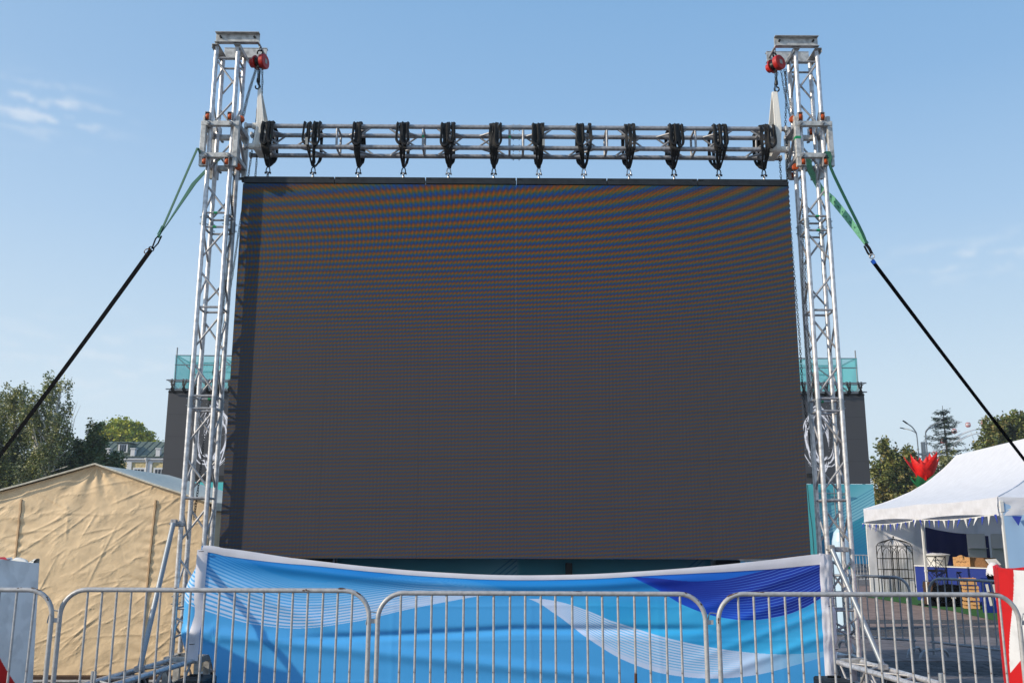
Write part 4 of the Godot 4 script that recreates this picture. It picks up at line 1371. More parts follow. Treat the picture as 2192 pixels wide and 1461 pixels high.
func barriers() -> void:
	var grp := "grey crowd barriers in the front row"
	var b := barrier("middle grey crowd barrier in front of the blue banner's centre", grp, 2.385, 1.1, 0.1135, 0.165, M.fence, [[2.27, 0.09, 0.2], [1.45, 0.07, 0.1], [2.34, 0.05, 0.6]])
	b.position = Vector3(-1.03, 0, 2.6)
	b.rotation.y = -0.012
	b = barrier("grey crowd barrier before the tan tent and the banner's striped left end", grp, 2.27, 1.115, 0.1085, 0.19, M.fence, [[2.1, 0.16, 0.3], [2.19, 0.07, 0.5], [0.85, 0.05, 0.1], [1.8, 0.05, 0.9]])
	b.position = Vector3(-3.365, 0, 2.55)
	b.rotation.y = -0.02
	b = barrier("grey crowd barrier before the white-hemmed right end of the banner", grp, 2.21, 1.1, 0.1135, 0.15, M.fence, [[0.12, 0.1, 0.4], [0.3, 0.09, 0.2], [2.04, 0.15, 0.3], [2.13, 0.07, 0.1], [0.0, 0.04, 1.2]])
	b.position = Vector3(1.452, 0, 2.62)
	b.rotation.y = 0.01
	b = barrier("grey crowd barrier at the far left before the white cloth-covered block", grp, 2.3, 1.115, 0.125, 0.16, M.fence, [[2.17, 0.08, 0.2], [2.26, 0.05, 0.7], [2.05, 0.03, 0.1]])
	b.position = Vector3(-5.70, 0, 2.6)
	b.rotation.y = 0.0
	b = barrier("grey crowd barrier just outside the right edge, hooked to the front row", grp, 2.3, 1.1, 0.115, 0.16, M.fence, [])
	b.position = Vector3(3.745, 0, 2.62)
	grp = "shade-tinted grey crowd barriers in the second row"
	b = barrier("shade-tinted grey crowd barrier between the right tower and the birdcage stand", grp, 2.2, 1.0, 0.105, 0.13, M.fence_shade, [])
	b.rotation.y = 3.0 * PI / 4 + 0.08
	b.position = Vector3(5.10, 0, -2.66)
	b = barrier("shade-tinted grey crowd barrier leading towards the red and white cover", grp, 2.2, 1.0, 0.105, 0.13, M.fence_shade, [])
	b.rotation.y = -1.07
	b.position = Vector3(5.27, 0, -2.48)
	grp = "pale crowd barriers far behind"
	b = barrier("distant pale crowd barrier beside the left corner of the white tent", grp, 2.0, 0.95, 0.1, 0.13, M.fence_far, [])
	b.position = Vector3(9.15, 0, -19.5)
	b = barrier("distant white-grey crowd barrier seen under the right part of the screen", grp, 1.6, 1.12, 0.1, 0.1, M.fence_far, [])
	b.position = Vector3(2.55, 0.1, -2.4)


# ---------------------------------------------------------------- cloth-covered blocks
func stripe_picture(white_side: bool) -> Image:
	var im := Image.create(256, 256, false, Image.FORMAT_RGB8)
	var dapple_dirt := noise(FastNoiseLite.FRACTAL_FBM, 0.018, 9, 4)  # dappled leaf shade painted into the white side, plus soiling on both
	for j in 256:
		for i in 256:
			var u := i / 255.0
			var v := j / 255.0
			var red := false
			if white_side:
				red = u < 0.60 + 0.27 * pow(clampf((v - 0.40) / 0.42, 0.0, 1.0), 1.2) and v > 0.42
			else:
				var ul := 0.115 - 0.10 * smoothstep(0.0, 0.66, v)
				red = u < ul or v > 0.72 - 1.05 * u + 0.35 * u * u
				red = red and not (v > 1.55 - 1.0 * u)
			var k := 1.0 - (0.055 * smoothstep(-0.1, 0.3, dapple_dirt.get_noise_2d(i * 1.3, j * 0.8)) if white_side else 0.0) - 0.05 * smoothstep(0.1, 0.5, dapple_dirt.get_noise_2d(j, i + 300.0))
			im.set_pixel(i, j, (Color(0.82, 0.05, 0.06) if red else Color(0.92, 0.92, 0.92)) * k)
	return im


func cover(label: String, at: Vector3, turn: float, w: float, d: float, h: float, flare: float, pic: Material, rim: Material, sd: int) -> void:
	var o := thing("covered_block", label, "barrier cover", at, turn)
	var nz := noise(FastNoiseLite.FRACTAL_FBM, 2.2, sd, 3)
	var names := ["front_cloth", "side_cloth", "back_cloth", "side_cloth"]
	for f in 4:
		var a := PI / 2 * f
		var bs := Basis(Vector3.UP, a)
		var ww := w if f % 2 == 0 else d
		var dd := d if f % 2 == 0 else w
		var q := MB.new()
		var fn := func(u: float, v: float) -> Vector3:
			var sp := 1.0 + flare * (1.0 - v)
			var soft_ := 1.0 if sd == 2 else 0.35
			var dent := soft_ * (0.03 * nz.get_noise_3d(u * 1.4, v * 1.4, f * 7.0) * sin(PI * u) + 0.05 * sin(PI * u) * sin(PI * minf(v * 1.15, 1.0)))
			var dip := 0.02 * sin(u * 9.0 + sd) * smoothstep(0.85, 1.0, v)
			return bs * Vector3((u - 0.5) * ww * sp, h * v + dip, dd * 0.5 * sp + dent)
		q.sheet(26, 34, fn, bs * Vector3(0, 0, 1), func(u, v): return Vector2(u, 1.0 - v))
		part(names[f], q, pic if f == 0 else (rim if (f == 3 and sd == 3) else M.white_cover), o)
		# folded rim and the cloth hanging inside
		q = MB.new()
		var rimf := func(u: float, v: float) -> Vector3:
			var top: Vector3 = fn.call(u, 1.0)
			var inw := bs * Vector3(0, 0, -1)
			return top + inw * (0.05 * v) + Vector3(0, 0.012 * sin(PI * v) - 0.03 * v * (0.6 + 0.5 * nz.get_noise_2d(u * 4.0, f * 5.0)), 0)
		q.sheet(18, 4, rimf, Vector3.UP)
		part("rim", q, rim, o)
		q = MB.new()
		var inner := func(u: float, v: float) -> Vector3:
			var p: Vector3 = rimf.call(u, 1.0)
			return p - Vector3(0, 0.3 * v, 0) + bs * Vector3(0, 0, -0.05 * v)
		q.sheet(10, 3, inner, bs * Vector3(0, 0, -1))
		part("inner_cloth", q, rim, o)
	if sd == 2:
		var rf := MB.new()
		var flap := func(u: float, v: float) -> Vector3: return Vector3(lerpf(-0.45, 0.30, u), h + 0.012 + 0.035 * sin(PI * v) * (1.0 - 0.5 * u) + 0.02 * nz.get_noise_2d(u * 3.0, v * 2.0), lerpf(0.30, -0.05, v) + 0.03 * sin(u * 7.0))
		rf.sheet(20, 8, flap, Vector3.UP)
		part("red_flap", rf, M.red_cover, o)
	var fl := MB.new()
	fl.sheet(10, 10, func(u, v): return Vector3((u - 0.5) * w * 0.9, h - 0.22 + 0.05 * nz.get_noise_2d(u * 3.0, v * 3.0), (v - 0.5) * d * 0.9), Vector3.UP)
	part("sunken_top", fl, M.white_cover if sd != 3 else rim, o)


# ---------------------------------------------------------------- tan tent
func tan_tent() -> void:
	var o := thing("tan_tent", "tan gabled tent with wrinkled front wall and grey roof beside the left tower", "tent", Vector3(-4.6, 0, -0.55))
	var ridge := noise(FastNoiseLite.FRACTAL_RIDGED, 1.15, 3, 3)
	ridge.domain_warp_enabled = true
	ridge.domain_warp_amplitude = 0.35
	ridge.domain_warp_frequency = 0.9
	var soft := noise(FastNoiseLite.FRACTAL_FBM, 1.2, 4, 3)
	var roof_h := func(x: float) -> float: return 2.232 - (0.280 * -(x - 0.043) if x < 0.043 else 0.316 * (x - 0.043)) - 0.012 * sin(absf(x - 0.043) * 2.4)
	# thin pressed-in creases, mostly running up to the right
	var cr := RandomNumberGenerator.new()
	cr.seed = 31
	var creases := []
	for k in 64:
		var a := cr.randf_range(0.15, 0.8) if cr.randf() < 0.72 else cr.randf_range(-0.5, 1.7)
		creases.append([cr.randf_range(-1.4, 1.3), cr.randf_range(0.1, 2.1), cos(a), sin(a), cr.randf_range(0.08, 0.42), cr.randf_range(0.003, 0.0075), cr.randf_range(-0.25, 0.25)])
	var wall := func(u: float, v: float) -> Vector3:
		var x := lerpf(-1.42, 1.30, u)
		var top: float = roof_h.call(x)
		var y := lerpf(0.06, top, v)
		# long folds running up to the right, thin creases, gathers along the two seams and under the peak
		var r := ridge.get_noise_2d(x * 0.62 + y * 0.38, y * 1.7 - x * 0.75)
		var z := 0.0065 * pow(clampf(r * 0.5 + 0.55, 0.0, 1.2), 6.0)
		var r2 := ridge.get_noise_2d(x * 1.5 - 9.0, y * 1.1 + 5.0)
		z += 0.0065 * pow(clampf(r2 * 0.5 + 0.5, 0.0, 1.2), 7.0) * (0.35 + 0.65 * smoothstep(0.6, 1.6, y))
		z += 0.007 * soft.get_noise_2d(x * 0.8, y * 0.9)
		for c: Array in creases:
			var ex: float = x - c[0]
			var ey: float = y - c[1]
			var al: float = ex * c[2] + ey * c[3]
			if absf(al) > c[4]:
				continue
			var ac: float = ey * c[2] - ex * c[3] + c[6] * al * al
			if absf(ac) > 0.06:
				continue
			var fade: float = 1.0 - absf(al) / c[4]
			z += c[5] * sqrt(fade) * (exp(-absf(ac) / 0.011) - 0.35 * exp(-pow((ac + 0.025) / 0.018, 2.0)))
		for sx: float in [-0.715, 0.708]:
			var dd := absf(x - sx)
			z += 0.0055 * sin(y * 52.0 + 3.0 * sin(y * 5.0) + x * 8.0) * exp(-dd / 0.10)
		var dx := x - 0.043
		var dy := 2.232 - y
		var an := atan2(dx, dy + 0.02)
		z += 0.013 * sin(an * 11.0 + 0.6) * exp(-dy / 0.30) * smoothstep(0.0, 0.09, dy)
		z += 0.005 * sin(y * 19.0 - x * 12.0) * smoothstep(0.8, 0.1, y) * (0.5 + 0.5 * soft.get_noise_2d(x * 2.0, 7.0))
		return Vector3(x, y, z - 0.02)
	var q := MB.new()
	q.sheet(300, 240, wall, Vector3(0, 0, 1))
	part("front_wall", q, M.tan, o)
	for sx: float in [-0.715, 0.708]:
		q = MB.new()
		var pts := []
		var zt := 1.96 - 0.0
		for k in 40:
			var y := lerpf(0.10, zt - 0.10, k / 39.0)
			var px_ := sx - 0.012 * sin(y * 1.7) + (0.02 if sx < 0.0 else -0.01) * (1.0 - y)
			var on: Vector3 = wall.call((px_ + 1.42) / 2.72, (y - 0.06) / ((roof_h.call(px_) as float) - 0.06))
			pts.append(Vector3(px_, y, on.z + 0.004))
		q.strap(pts, Vector3(1, 0, 0.3), 0.018, 0.012)
		part("seam", q, M.tan_dark, o)
	# roof: two slopes, hipped at the back
	var front_apex := Vector3(0.043, 2.236, 0.03)
	var back_apex := Vector3(0.0, 2.27, -2.35)
	for s: float in [-1.0, 1.0]:
		var fc := Vector3(1.35, 1.822, 0.03) if s > 0.0 else Vector3(-1.46, 1.818, 0.03)
		var bc := Vector3(1.37, 1.83, -3.6) if s > 0.0 else Vector3(-1.46, 1.83, -3.6)
		q = MB.new()
		var slope := func(u: float, v: float) -> Vector3:
			var a: Vector3 = front_apex.lerp(back_apex, v)
			var b: Vector3 = fc.lerp(bc, v)
			return a.lerp(b, u) - Vector3(0, 0.06 * sin(PI * u) * sin(PI * v) + 0.006 * sin(v * 30.0) * u, 0)
		q.sheet(20, 20, slope, Vector3(0.3 * s, 1, 0))
		part("roof", q, M.tent_roof_grey, o)
		q = MB.new()
		q.strap([front_apex + Vector3(0, 0.008, 0.012), front_apex.lerp(fc, 0.5) + Vector3(0, -0.004, 0.012), fc + Vector3(0, 0.004, 0.012)], Vector3(0, 1, 0.15), 0.016, 0.008)
		part("gable_edge", q, M.tent_roof_grey, o)
		q = MB.new()
		q.strap([fc + Vector3(0.004 * s, -0.03, -0.02), bc + Vector3(0.004 * s, -0.03, 0.02)], Vector3(0, 1, 0), 0.085, 0.006)
		part("eave_strip", q, M.tent_roof_grey, o)
		q = MB.new()
		var wx := 1.30 if s > 0.0 else -1.42
		q.sheet(20, 10, func(u, v): return Vector3(wx + 0.01 * sin(u * 14.0) * sin(v * 3.0), lerpf(0.04, 1.79, v), lerpf(-0.02, -3.55, u)), Vector3(s, 0, 0))
		part("side_wall", q, M.tan, o)
	q = MB.new()
	q.tri3(back_apex, Vector3(1.37, 1.83, -3.6), Vector3(-1.46, 1.83, -3.6))
	part("back_roof", q, M.tent_roof_grey, o)
	q = MB.new()
	q.quad(Vector3(1.30, 0.04, -3.55), Vector3(-1.42, 0.04, -3.55), Vector3(-1.42, 1.80, -3.55), Vector3(1.30, 1.80, -3.55))
	part("back_wall", q, M.tan, o)
	part("floor_frame", boxed(Vector3(-0.06, 0.03, 0.01), Vector3(2.8, 0.055, 0.09), 0.004), M.dark_wood, o)
	part("ground_tube", bar(Vector3(-1.5, 0.02, 0.16), Vector3(1.4, 0.02, 0.12), 0.018), M.alu_dull, o)
	var gt := thing("black_tarp", "black tarpaulin strip on the ground along the tan tent", "tarpaulin", Vector3(-4.6, 0.006, -0.15))
	q = MB.new()
	q.sheet(40, 8, func(u, v): return Vector3(lerpf(-1.7, 1.25, u), 0.008 + 0.008 * sin(u * 50.0 + v * 4.0) * sin(v * PI), lerpf(-0.3, 0.55, v)), Vector3.UP)
	part("sheet", q, M.black, gt)


# ---------------------------------------------------------------- white tent
const TR := Vector3(8.75, 0, -7.2)
const TM := Vector3(9.2, 0, -11.5)
const TL := Vector3(9.45, 0, -15.4)
const TR2 := Vector3(12.75, 0, -6.75)
const TL2 := Vector3(13.45, 0, -15.0)


func leg(o: Node, p: Vector3, h: float) -> void:
	var q := MB.new()
	q.box(p + Vector3(0, h * 0.5, 0), Vector3(0.05, h, 0.05), 0.008)
	q.box(p + Vector3(0, h - 0.12, 0), Vector3(0.075, 0.2, 0.075), 0.01)
	q.box(p + Vector3(0, 0.75, 0), Vector3(0.06, 0.05, 0.06), 0.006)
	var l := part("leg", q, M.pole_white, o)
	part("foot_plate", boxed(p + Vector3(0, 0.02, 0), Vector3(0.34, 0.045, 0.34), 0.01), M.steel_dark, l)


func white_tent() -> void:
	var o := thing("white_tent", "white market tent with swept roof and valance at the right edge", "tent", TR)
	var eave := 2.2
	var p1 := Vector3(11.55, 3.56, -14.3) - TR
	var p2 := Vector3(10.85, 3.56, -8.7) - TR
	var c := [TR - TR, TL - TR, TL2 - TR, TR2 - TR]
	var tops := [[p2, p1], [p1, p1], [p1, p2], [p2, p2]]
	var facing := [Vector3(-1, 1, 0), Vector3(0, 1, -1), Vector3(1, 1, 0), Vector3(0, 1, 1)]
	var nz := noise(FastNoiseLite.FRACTAL_FBM, 1.1, 12, 4)
	for f in 4:
		var a: Vector3 = c[f]
		var b: Vector3 = c[(f + 1) % 4]
		var ta: Vector3 = tops[f][0]
		var tb: Vector3 = tops[f][1]
		var fnr := func(u: float, v: float) -> Vector3:
			var lo := a.lerp(b, u)
			var hi := ta.lerp(tb, u)
			var p := lo.lerp(Vector3(hi.x, 0, hi.z), v)
			var droop := 0.03 * sin(PI * fposmod(u * (2.0 if f % 2 == 0 else 1.0), 1.0)) * (1.0 - v)
			# the cloth hangs in a hollow curve from the peak to the eave
			p.y = eave + (hi.y - eave) * (0.52 * v + 0.48 * v * v * v) - droop + 0.012 * nz.get_noise_2d(u * 9.0, v * 5.0) * sin(PI * v)
			return p
		var q := MB.new()
		q.sheet(48, 28, fnr, facing[f])
		part("roof", q, M.tent_white, o)
		q = MB.new()
		var pts := []
		for k in 15:
			pts.append((fnr.call(0.0, k / 14.0) as Vector3) + Vector3(0, 0.004, 0))
		q.tube(pts, 0.012, 6)
		part("roof_seam", q, M.rib_white, o)
		# valance
		var outw: Vector3 = Vector3((facing[f] as Vector3).x, 0, (facing[f] as Vector3).z)
		var fv := func(u: float, v: float) -> Vector3:
			var p := a.lerp(b, u)
			var span := fposmod(u * (2.0 if f % 2 == 0 else 1.0), 1.0)
			var top: Vector3 = fnr.call(u, 0.0)
			p.y = lerpf(eave - 0.335 + 0.05 * sin(PI * span), top.y, v)
			var wave := 0.010 * sin(u * 34.0 + v * 5.0 + 3.0 * nz.get_noise_2d(u * 5.0, 1.0)) * (1.0 - v) + 0.012 * nz.get_noise_2d(u * 4.0 + f * 9.0, v * 0.6)
			return p + outw * (0.012 + wave)
		q = MB.new()
		q.sheet(110, 10, fv, outw)
		part("valance", q, M.tent_white, o)
	for e: Vector3 in [TR, TM, TL, TL2, TR2]:
		leg(o, e - TR + Vector3(0.05, 0, 0), 2.15)
	# cross bars under the eaves
	part("eave_bar", bar(Vector3(0.06, 2.02, 0), TL - TR + Vector3(0.06, 2.02, 0), 0.018, 8), M.pole_white, o)
	part("eave_bar", bar(Vector3(0.06, 1.98, 0), TR2 - TR + Vector3(0, 1.98, 0), 0.018, 8), M.pole_white, o)
	# far end wall, long back wall, near wall
	var drape := func(u: float, v: float) -> Vector3:
		var p := (TL - TR).lerp(TL2 - TR, u)
		p.y = lerpf(0.03, 2.15, v)
		var fold_ := 0.05 * sin(u * 21.0 + 2.2 * v + 2.0 * nz.get_noise_2d(u * 4.0, v)) * (0.35 + 0.65 * v) + 0.06 * sin((u * 4.0 - v) * 5.0) * sin(PI * u)
		return p + Vector3(0, 0, 0.14 + fold_)
	var q2 := MB.new()
	q2.sheet(90, 24, drape, Vector3(0, 0, 1))
	part("end_wall", q2, M.tent_white, o)
	q2 = MB.new()
	q2.sheet(60, 10, func(u, v): return (TL2 - TR).lerp(TR2 - TR, u) + Vector3(-0.03 + 0.03 * sin(u * 40.0), lerpf(0.03, 2.15, v), 0), Vector3(-1, 0, 0))
	part("back_wall", q2, M.tent_white, o)
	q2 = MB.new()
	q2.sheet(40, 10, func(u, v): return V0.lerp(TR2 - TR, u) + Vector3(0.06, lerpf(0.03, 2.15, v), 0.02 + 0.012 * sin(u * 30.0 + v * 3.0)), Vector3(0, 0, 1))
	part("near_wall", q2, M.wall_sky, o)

	# bunting under the front valance
	var bt := thing("bunting", "blue and white bunting string under the white tent's valance", "bunting", TR + Vector3(-0.07, 1.86, 0))
	var line := []
	for k in 61:
		var u := k / 60.0
		line.append((TL - TR) * u + Vector3(0, 0.03 - 0.05 * sin(PI * fposmod(u * 2.0, 1.0)) - (0.02 if u > 0.53 else 0.0) - 0.04 * u, 0))
	q2 = MB.new()
	q2.strap(line, Vector3(0, 1, 0), 0.022, 0.004)
	part("string", q2, M.pole_white, bt)
	for k in 31:
		var u := (k + 0.5) / 31.0
		var p: Vector3 = line[int(u * 60.0)]
		var al := (TL - TR).normalized()
		q2 = MB.new()
		var sw := rng.randf_range(-0.05, 0.05)
		var w := 0.058 + rng.randf_range(-0.01, 0.01)
		var tip := p + Vector3(-0.03 + sw, -0.175 + rng.randf_range(-0.02, 0.02), 0) + al * rng.randf_range(-0.06, 0.03)
		for off: float in [0.0, -0.003]:
			var oo := Vector3(off, 0, 0)
			if off == 0.0:
				q2.tri3(p + al * w + oo, tip + oo, p - al * w + oo)
			else:
				q2.tri3(p - al * w + oo, tip + oo, p + al * w + oo)
		part("flag", q2, M.blue_flag if k % 2 == 0 else M.pole_white, bt)
	# one flag on the near side
	q2 = MB.new()
	q2.tri3(Vector3(0.24, 0.0, 0.1), Vector3(0.33, -0.17, 0.12), Vector3(0.42, 0.0, 0.1))
	part("flag", q2, M.blue_flag, bt)

	# inside
	var cp := thing("blue_backdrop", "dark blue cloth hung with a slanting top edge at the back of the white tent", "backdrop", Vector3(11.4, 0.7, -14.9))
	q2 = MB.new()
	q2.sheet(24, 10, func(u, v): return Vector3(lerpf(-0.58, 0.60, u), lerpf(0.0, lerpf(1.04, 0.86, u) + 0.03 * sin(PI * u) * -1.0, v), 0.02 * sin(u * 16.0 + v)), Vector3(0, 0, 1))
	part("cloth", q2, M.navy, cp)
	for k in 2:
		var x: float = [11.68, 12.35][k]
		var pn := thing("display_board", ["wide white display panel with a shelf behind the cardboard boxes", "white display panel beside the tent's right-hand post"][k], "display panel", Vector3(x, 0, -14.0), 0.0, "white panels in the tent")
		part("board", boxed(Vector3(0, 1.06, 0), Vector3(0.46 if k == 0 else 0.6, 1.02, 0.03), 0.02), M.plaster, pn)
		part("shelf", boxed(Vector3(0, 1.22, 0.06), Vector3(0.44 if k == 0 else 0.58, 0.012, 0.12), 0.002), M.plaster, pn)
		for s: float in [-1.0, 1.0]:
			part("leg", bar(Vector3(s * 0.2, 0.0, 0), Vector3(s * 0.2, 0.56, 0), 0.012, 6), M.pole_white, pn)
	part("blue_strip", boxed(Vector3(11.965, 1.05, -14.03) - Vector3(11.4, 0.7, -14.9), Vector3(0.08, 0.94, 0.02)), M.navy, cp)
	# counter
	var c0 := Vector3(9.80, 0, -13.3)
	var c1 := Vector3(10.62, 0, -11.5)
	var dirc := (c1 - c0).normalized()
	var turn := atan2(-dirc.z, dirc.x)
	var mid := (c0 + c1) * 0.5
	var ct := thing("counter", "blue-fronted market counter with a white top inside the white tent", "counter", mid, turn)
	var ln := c0.distance_to(c1)
	part("top", boxed(Vector3(0, 0.812, -0.22), Vector3(ln + 0.04, 0.025, 0.5), 0.004), M.pole_white, ct)
	part("front_panel", boxed(Vector3(0, 0.40, 0.01), Vector3(ln, 0.796, 0.02), 0.002), M.blue_board, ct)
	for s: float in [-1.0, 1.0]:
		part("side_panel", boxed(Vector3(s * (ln * 0.5 - 0.012), 0.40, -0.225), Vector3(0.02, 0.796, 0.44), 0.002), M.navy, ct)
	# tub
	var tb := thing("white_tub", "big white plastic tub lined with a crumpled bag on the counter", "tub", Vector3(10.24, 0.826, -13.05))
	q2 = MB.new()
	q2.lathe([Vector2(0.0, 0.004), Vector2(0.205, 0.0), Vector2(0.23, 0.1), Vector2(0.262, 0.235), Vector2(0.285, 0.24), Vector2(0.285, 0.258), Vector2(0.262, 0.26), Vector2(0.25, 0.2)], 28)
	part("bucket", q2, M.pole_white, tb)
	q2 = MB.new()
	var liner := func(u: float, v: float) -> Vector3:
		var a: float = u * TAU
		var r: float = 0.27 - 0.18 * v
		return Vector3(cos(a) * r, 0.255 + 0.03 * v + 0.025 * nz.get_noise_2d(cos(a) * 4.0 + v, sin(a) * 4.0), sin(a) * r)
	q2.sheet(40, 6, liner, Vector3.UP)
	part("liner_bag", q2, M.vinyl_white, tb)
	# cardboard boxes
	for k in 2:
		var bx := thing("cardboard_box", ["light cardboard box with an arched flap and faded print on the counter", "darker brown cardboard box at the right end of the counter"][k], "box", [Vector3(10.44, 0.826, -12.28), Vector3(10.62, 0.826, -11.72)][k], turn, "cardboard boxes on the counter")
		var w: float = [0.46, 0.36][k]
		part("carton", boxed(Vector3(0, 0.105, -0.12), Vector3(w, 0.21, 0.26), 0.003), M.card if k == 0 else M.card_dark, bx)
		if k == 0:
			q2 = MB.new()
			for e in 8:
				var xa := -0.13 + e * 0.0325
				var ya := 0.212 + 0.045 * sin(PI * e / 8.0)
				var yb := 0.212 + 0.045 * sin(PI * (e + 1) / 8.0)
				q2.quad(Vector3(xa, 0.211, 0.008), Vector3(xa + 0.0325, 0.211, 0.008), Vector3(xa + 0.0325, yb, 0.008), Vector3(xa, ya, 0.008))
				q2.quad(Vector3(xa + 0.0325, 0.211, 0.004), Vector3(xa, 0.211, 0.004), Vector3(xa, ya, 0.004), Vector3(xa + 0.0325, yb, 0.004))
			part("flap", q2, M.card, bx)
			q2 = MB.new()
			for e in 6:
				q2.box(Vector3(-0.12 + e * 0.046, 0.10 + 0.008 * (e % 2), 0.0115), Vector3(0.034, 0.03, 0.001))
			part("print", q2, M.card_dark, bx)
	# two black wire racks
	for k in 2:
		var rk := thing("wire_rack", ["tall black wire rack of X-braced tiers before the blue counter", "low black wire rack behind the taller one, against the blue counter"][k], "rack", [Vector3(9.96, 0, -12.55), Vector3(10.42, 0, -12.05)][k], -0.5, "black wire racks")
		var tiers: int = [3, 2][k]
		for t_ in tiers:
			var y0 := 0.06 + t_ * 0.335
			var y1 := y0 + 0.31
			for s: float in [-1.0, 0.0, 1.0]:
				part("upright", bar(Vector3(s * 0.205, y0, 0), Vector3(s * 0.205, y1, 0), 0.011, 6), M.black_metal, rk)
			for y: float in [y0, y1]:
				part("rail", bar(Vector3(-0.205, y, 0), Vector3(0.205, y, 0), 0.011, 6), M.black_metal, rk)
				part("rail", bar(Vector3(-0.205, y, -0.2), Vector3(0.205, y, -0.2), 0.011, 6), M.black_metal, rk)
			for s: float in [-1.0, 1.0]:
				part("side_rail", bar(Vector3(s * 0.205, y1, 0), Vector3(s * 0.205, y1, -0.2), 0.011, 6), M.black_metal, rk)
				var x0 := -0.2 if s < 0.0 else 0.005
				part("cross_wire", bar(Vector3(x0, y0, 0), Vector3(x0 + 0.195, y1, 0), 0.007, 6), M.black_metal, rk)
				part("cross_wire", bar(Vector3(x0, y1, 0.004), Vector3(x0 + 0.195, y0, 0.004), 0.007, 6), M.black_metal, rk)
	# black bags
	var bg := thing("black_bag", "large slumped black bag on the turf before the counter", "bag", Vector3(9.62, 0, -11.35))
	q2 = MB.new()
	var bagf := func(u: float, v: float) -> Vector3:
		var a := u * TAU
		var r := (0.36 * sqrt(maxf(0.0, 1.0 - pow(v, 3.0))) + 0.02) * (1.0 + 0.16 * nz.get_noise_2d(cos(a) * 2.0 + 5.0, sin(a) * 2.0 + v * 2.0))
		return Vector3(cos(a) * r * 1.1, 0.47 * v + 0.05 * nz.get_noise_2d(cos(a) * 3.0, v * 3.0), sin(a) * r * 0.8)
	q2.sheet(36, 18, bagf, Vector3.UP)
	for i in q2.v.size():
		q2.n[i] = (q2.n[i] if q2.n[i].dot(Vector3(q2.v[i].x, 0.2, q2.v[i].z)) > 0.0 else -q2.n[i])
	part("body", q2, M.black_strap, bg)
	part("label", boxed(Vector3(-0.02, 0.22, 0.305), Vector3(0.1, 0.06, 0.006), 0.001), M.pole_white, bg)
	var dc := thing("dark_case", "narrow dark case standing left of the black bag", "case", Vector3(9.30, 0, -11.5), 0.3)
	part("body", boxed(Vector3(0, 0.26, 0), Vector3(0.13, 0.52, 0.3), 0.015), M.dark_wood, dc)
	part("handle", bar(Vector3(-0.03, 0.545, 0), Vector3(0.03, 0.545, 0), 0.01, 6), M.black, dc)
	# crates
	for k in 4:
		var cr := thing("wooden_crate", "slatted wooden crate, %s of the stack of four on the turf" % ["bottom one", "second from the bottom", "third from the bottom", "topmost"][k], "crate", Vector3(9.745 - (0.05 if k == 3 else 0.0) + 0.008 * k, 0.01 + k * 0.162, -10.6), -0.35 + (0.05 if k == 3 else 0.0), "stacked wooden crates")
		for fz: float in [0.15, -0.15]:
			for s in 2:
				part("slat", boxed(Vector3(0, 0.04 + s * 0.075, fz), Vector3(0.30, 0.055, 0.012), 0.002), M.wood, cr)
		for fx: float in [-0.144, 0.144]:
			for s in 2:
				part("slat", boxed(Vector3(fx, 0.04 + s * 0.075, 0), Vector3(0.012, 0.055, 0.286), 0.002), M.wood, cr)
		for sx: float in [-0.128, 0.128]:
			for sz: float in [-0.134, 0.134]:
				part("corner_post", boxed(Vector3(sx, 0.078, sz), Vector3(0.018, 0.152, 0.018), 0.001), M.wood, cr)
		part("floor_board", boxed(Vector3(0, 0.012, 0), Vector3(0.272, 0.01, 0.284), 0.001), M.wood, cr)
	# blue board with two white slots
	var bb := thing("blue_board", "blue board with two slanting white bars beside the wooden crates", "board", Vector3(9.64, 0, -9.5), -0.25)
	part("panel", boxed(Vector3(0, 0.345, 0), Vector3(0.37, 0.69, 0.02), 0.003), M.blue_board, bb)
	for k in 2:
		part("white_bar", boxed(Vector3(-0.05 + 0.13 * k, 0.36, 0.013), Vector3(0.05, 0.42, 0.006), 0.001, Basis(Vector3(0, 0, 1), 0.12)), M.pole_white, bb)
	# easel with tilted panel, and a white bag on its post
	var es := thing("display_stand", "grey tilted display panel on a thin stand near the counter's end", "display stand", Vector3(10.15, 0, -10.3))
	part("panel", boxed(Vector3(0, 0.975, 0), Vector3(0.24, 0.2, 0.015), 0.003, Basis(Vector3(1, 0, 0), -0.9) * Basis(Vector3(0, 0, 1), 0.1)), M.plaster, es)
	for s: float in [-1.0, 1.0]:
		part("leg", bar(Vector3(s * 0.16, 0, 0.06 * s), Vector3(s * 0.02, 0.92, 0), 0.009, 6), M.lamp_grey, es)
	var wb := thing("white_bag", "bulging white bag hooked at the near post of the tent", "bag", Vector3(9.28, 0.62, -8.6))
	q2 = MB.new()
	var wbf := func(u: float, v: float) -> Vector3:
		var a := u * TAU
		var r := 0.145 * pow(maxf(0.0, sin(PI * (0.12 + 0.83 * v))), 0.6) * (1.0 + 0.12 * nz.get_noise_2d(cos(a) * 3.0, sin(a) * 3.0 + v * 3.0))
		return Vector3(cos(a) * r, 0.4 * v, sin(a) * r)
	q2.sheet(26, 16, wbf, Vector3.UP)
	for i in q2.v.size():
		q2.n[i] = (q2.n[i] if q2.n[i].dot(Vector3(q2.v[i].x, 0.05 * (q2.v[i].y - 0.2), q2.v[i].z)) > 0.0 else -q2.n[i])
	part("body", q2, M.vinyl_white, wb)
	part("stand_post", bar(Vector3(0, -0.62, 0), Vector3(0, 0.1, 0), 0.02, 8), M.pole_white, wb)
	# birdcage-shaped garden stand
	var bc := thing("birdcage_stand", "tall black iron birdcage-shaped stand with domed top before the white drape", "garden stand", Vector3(9.81, 0, -14.5))
	var hw := 0.385
	var dp := 0.17
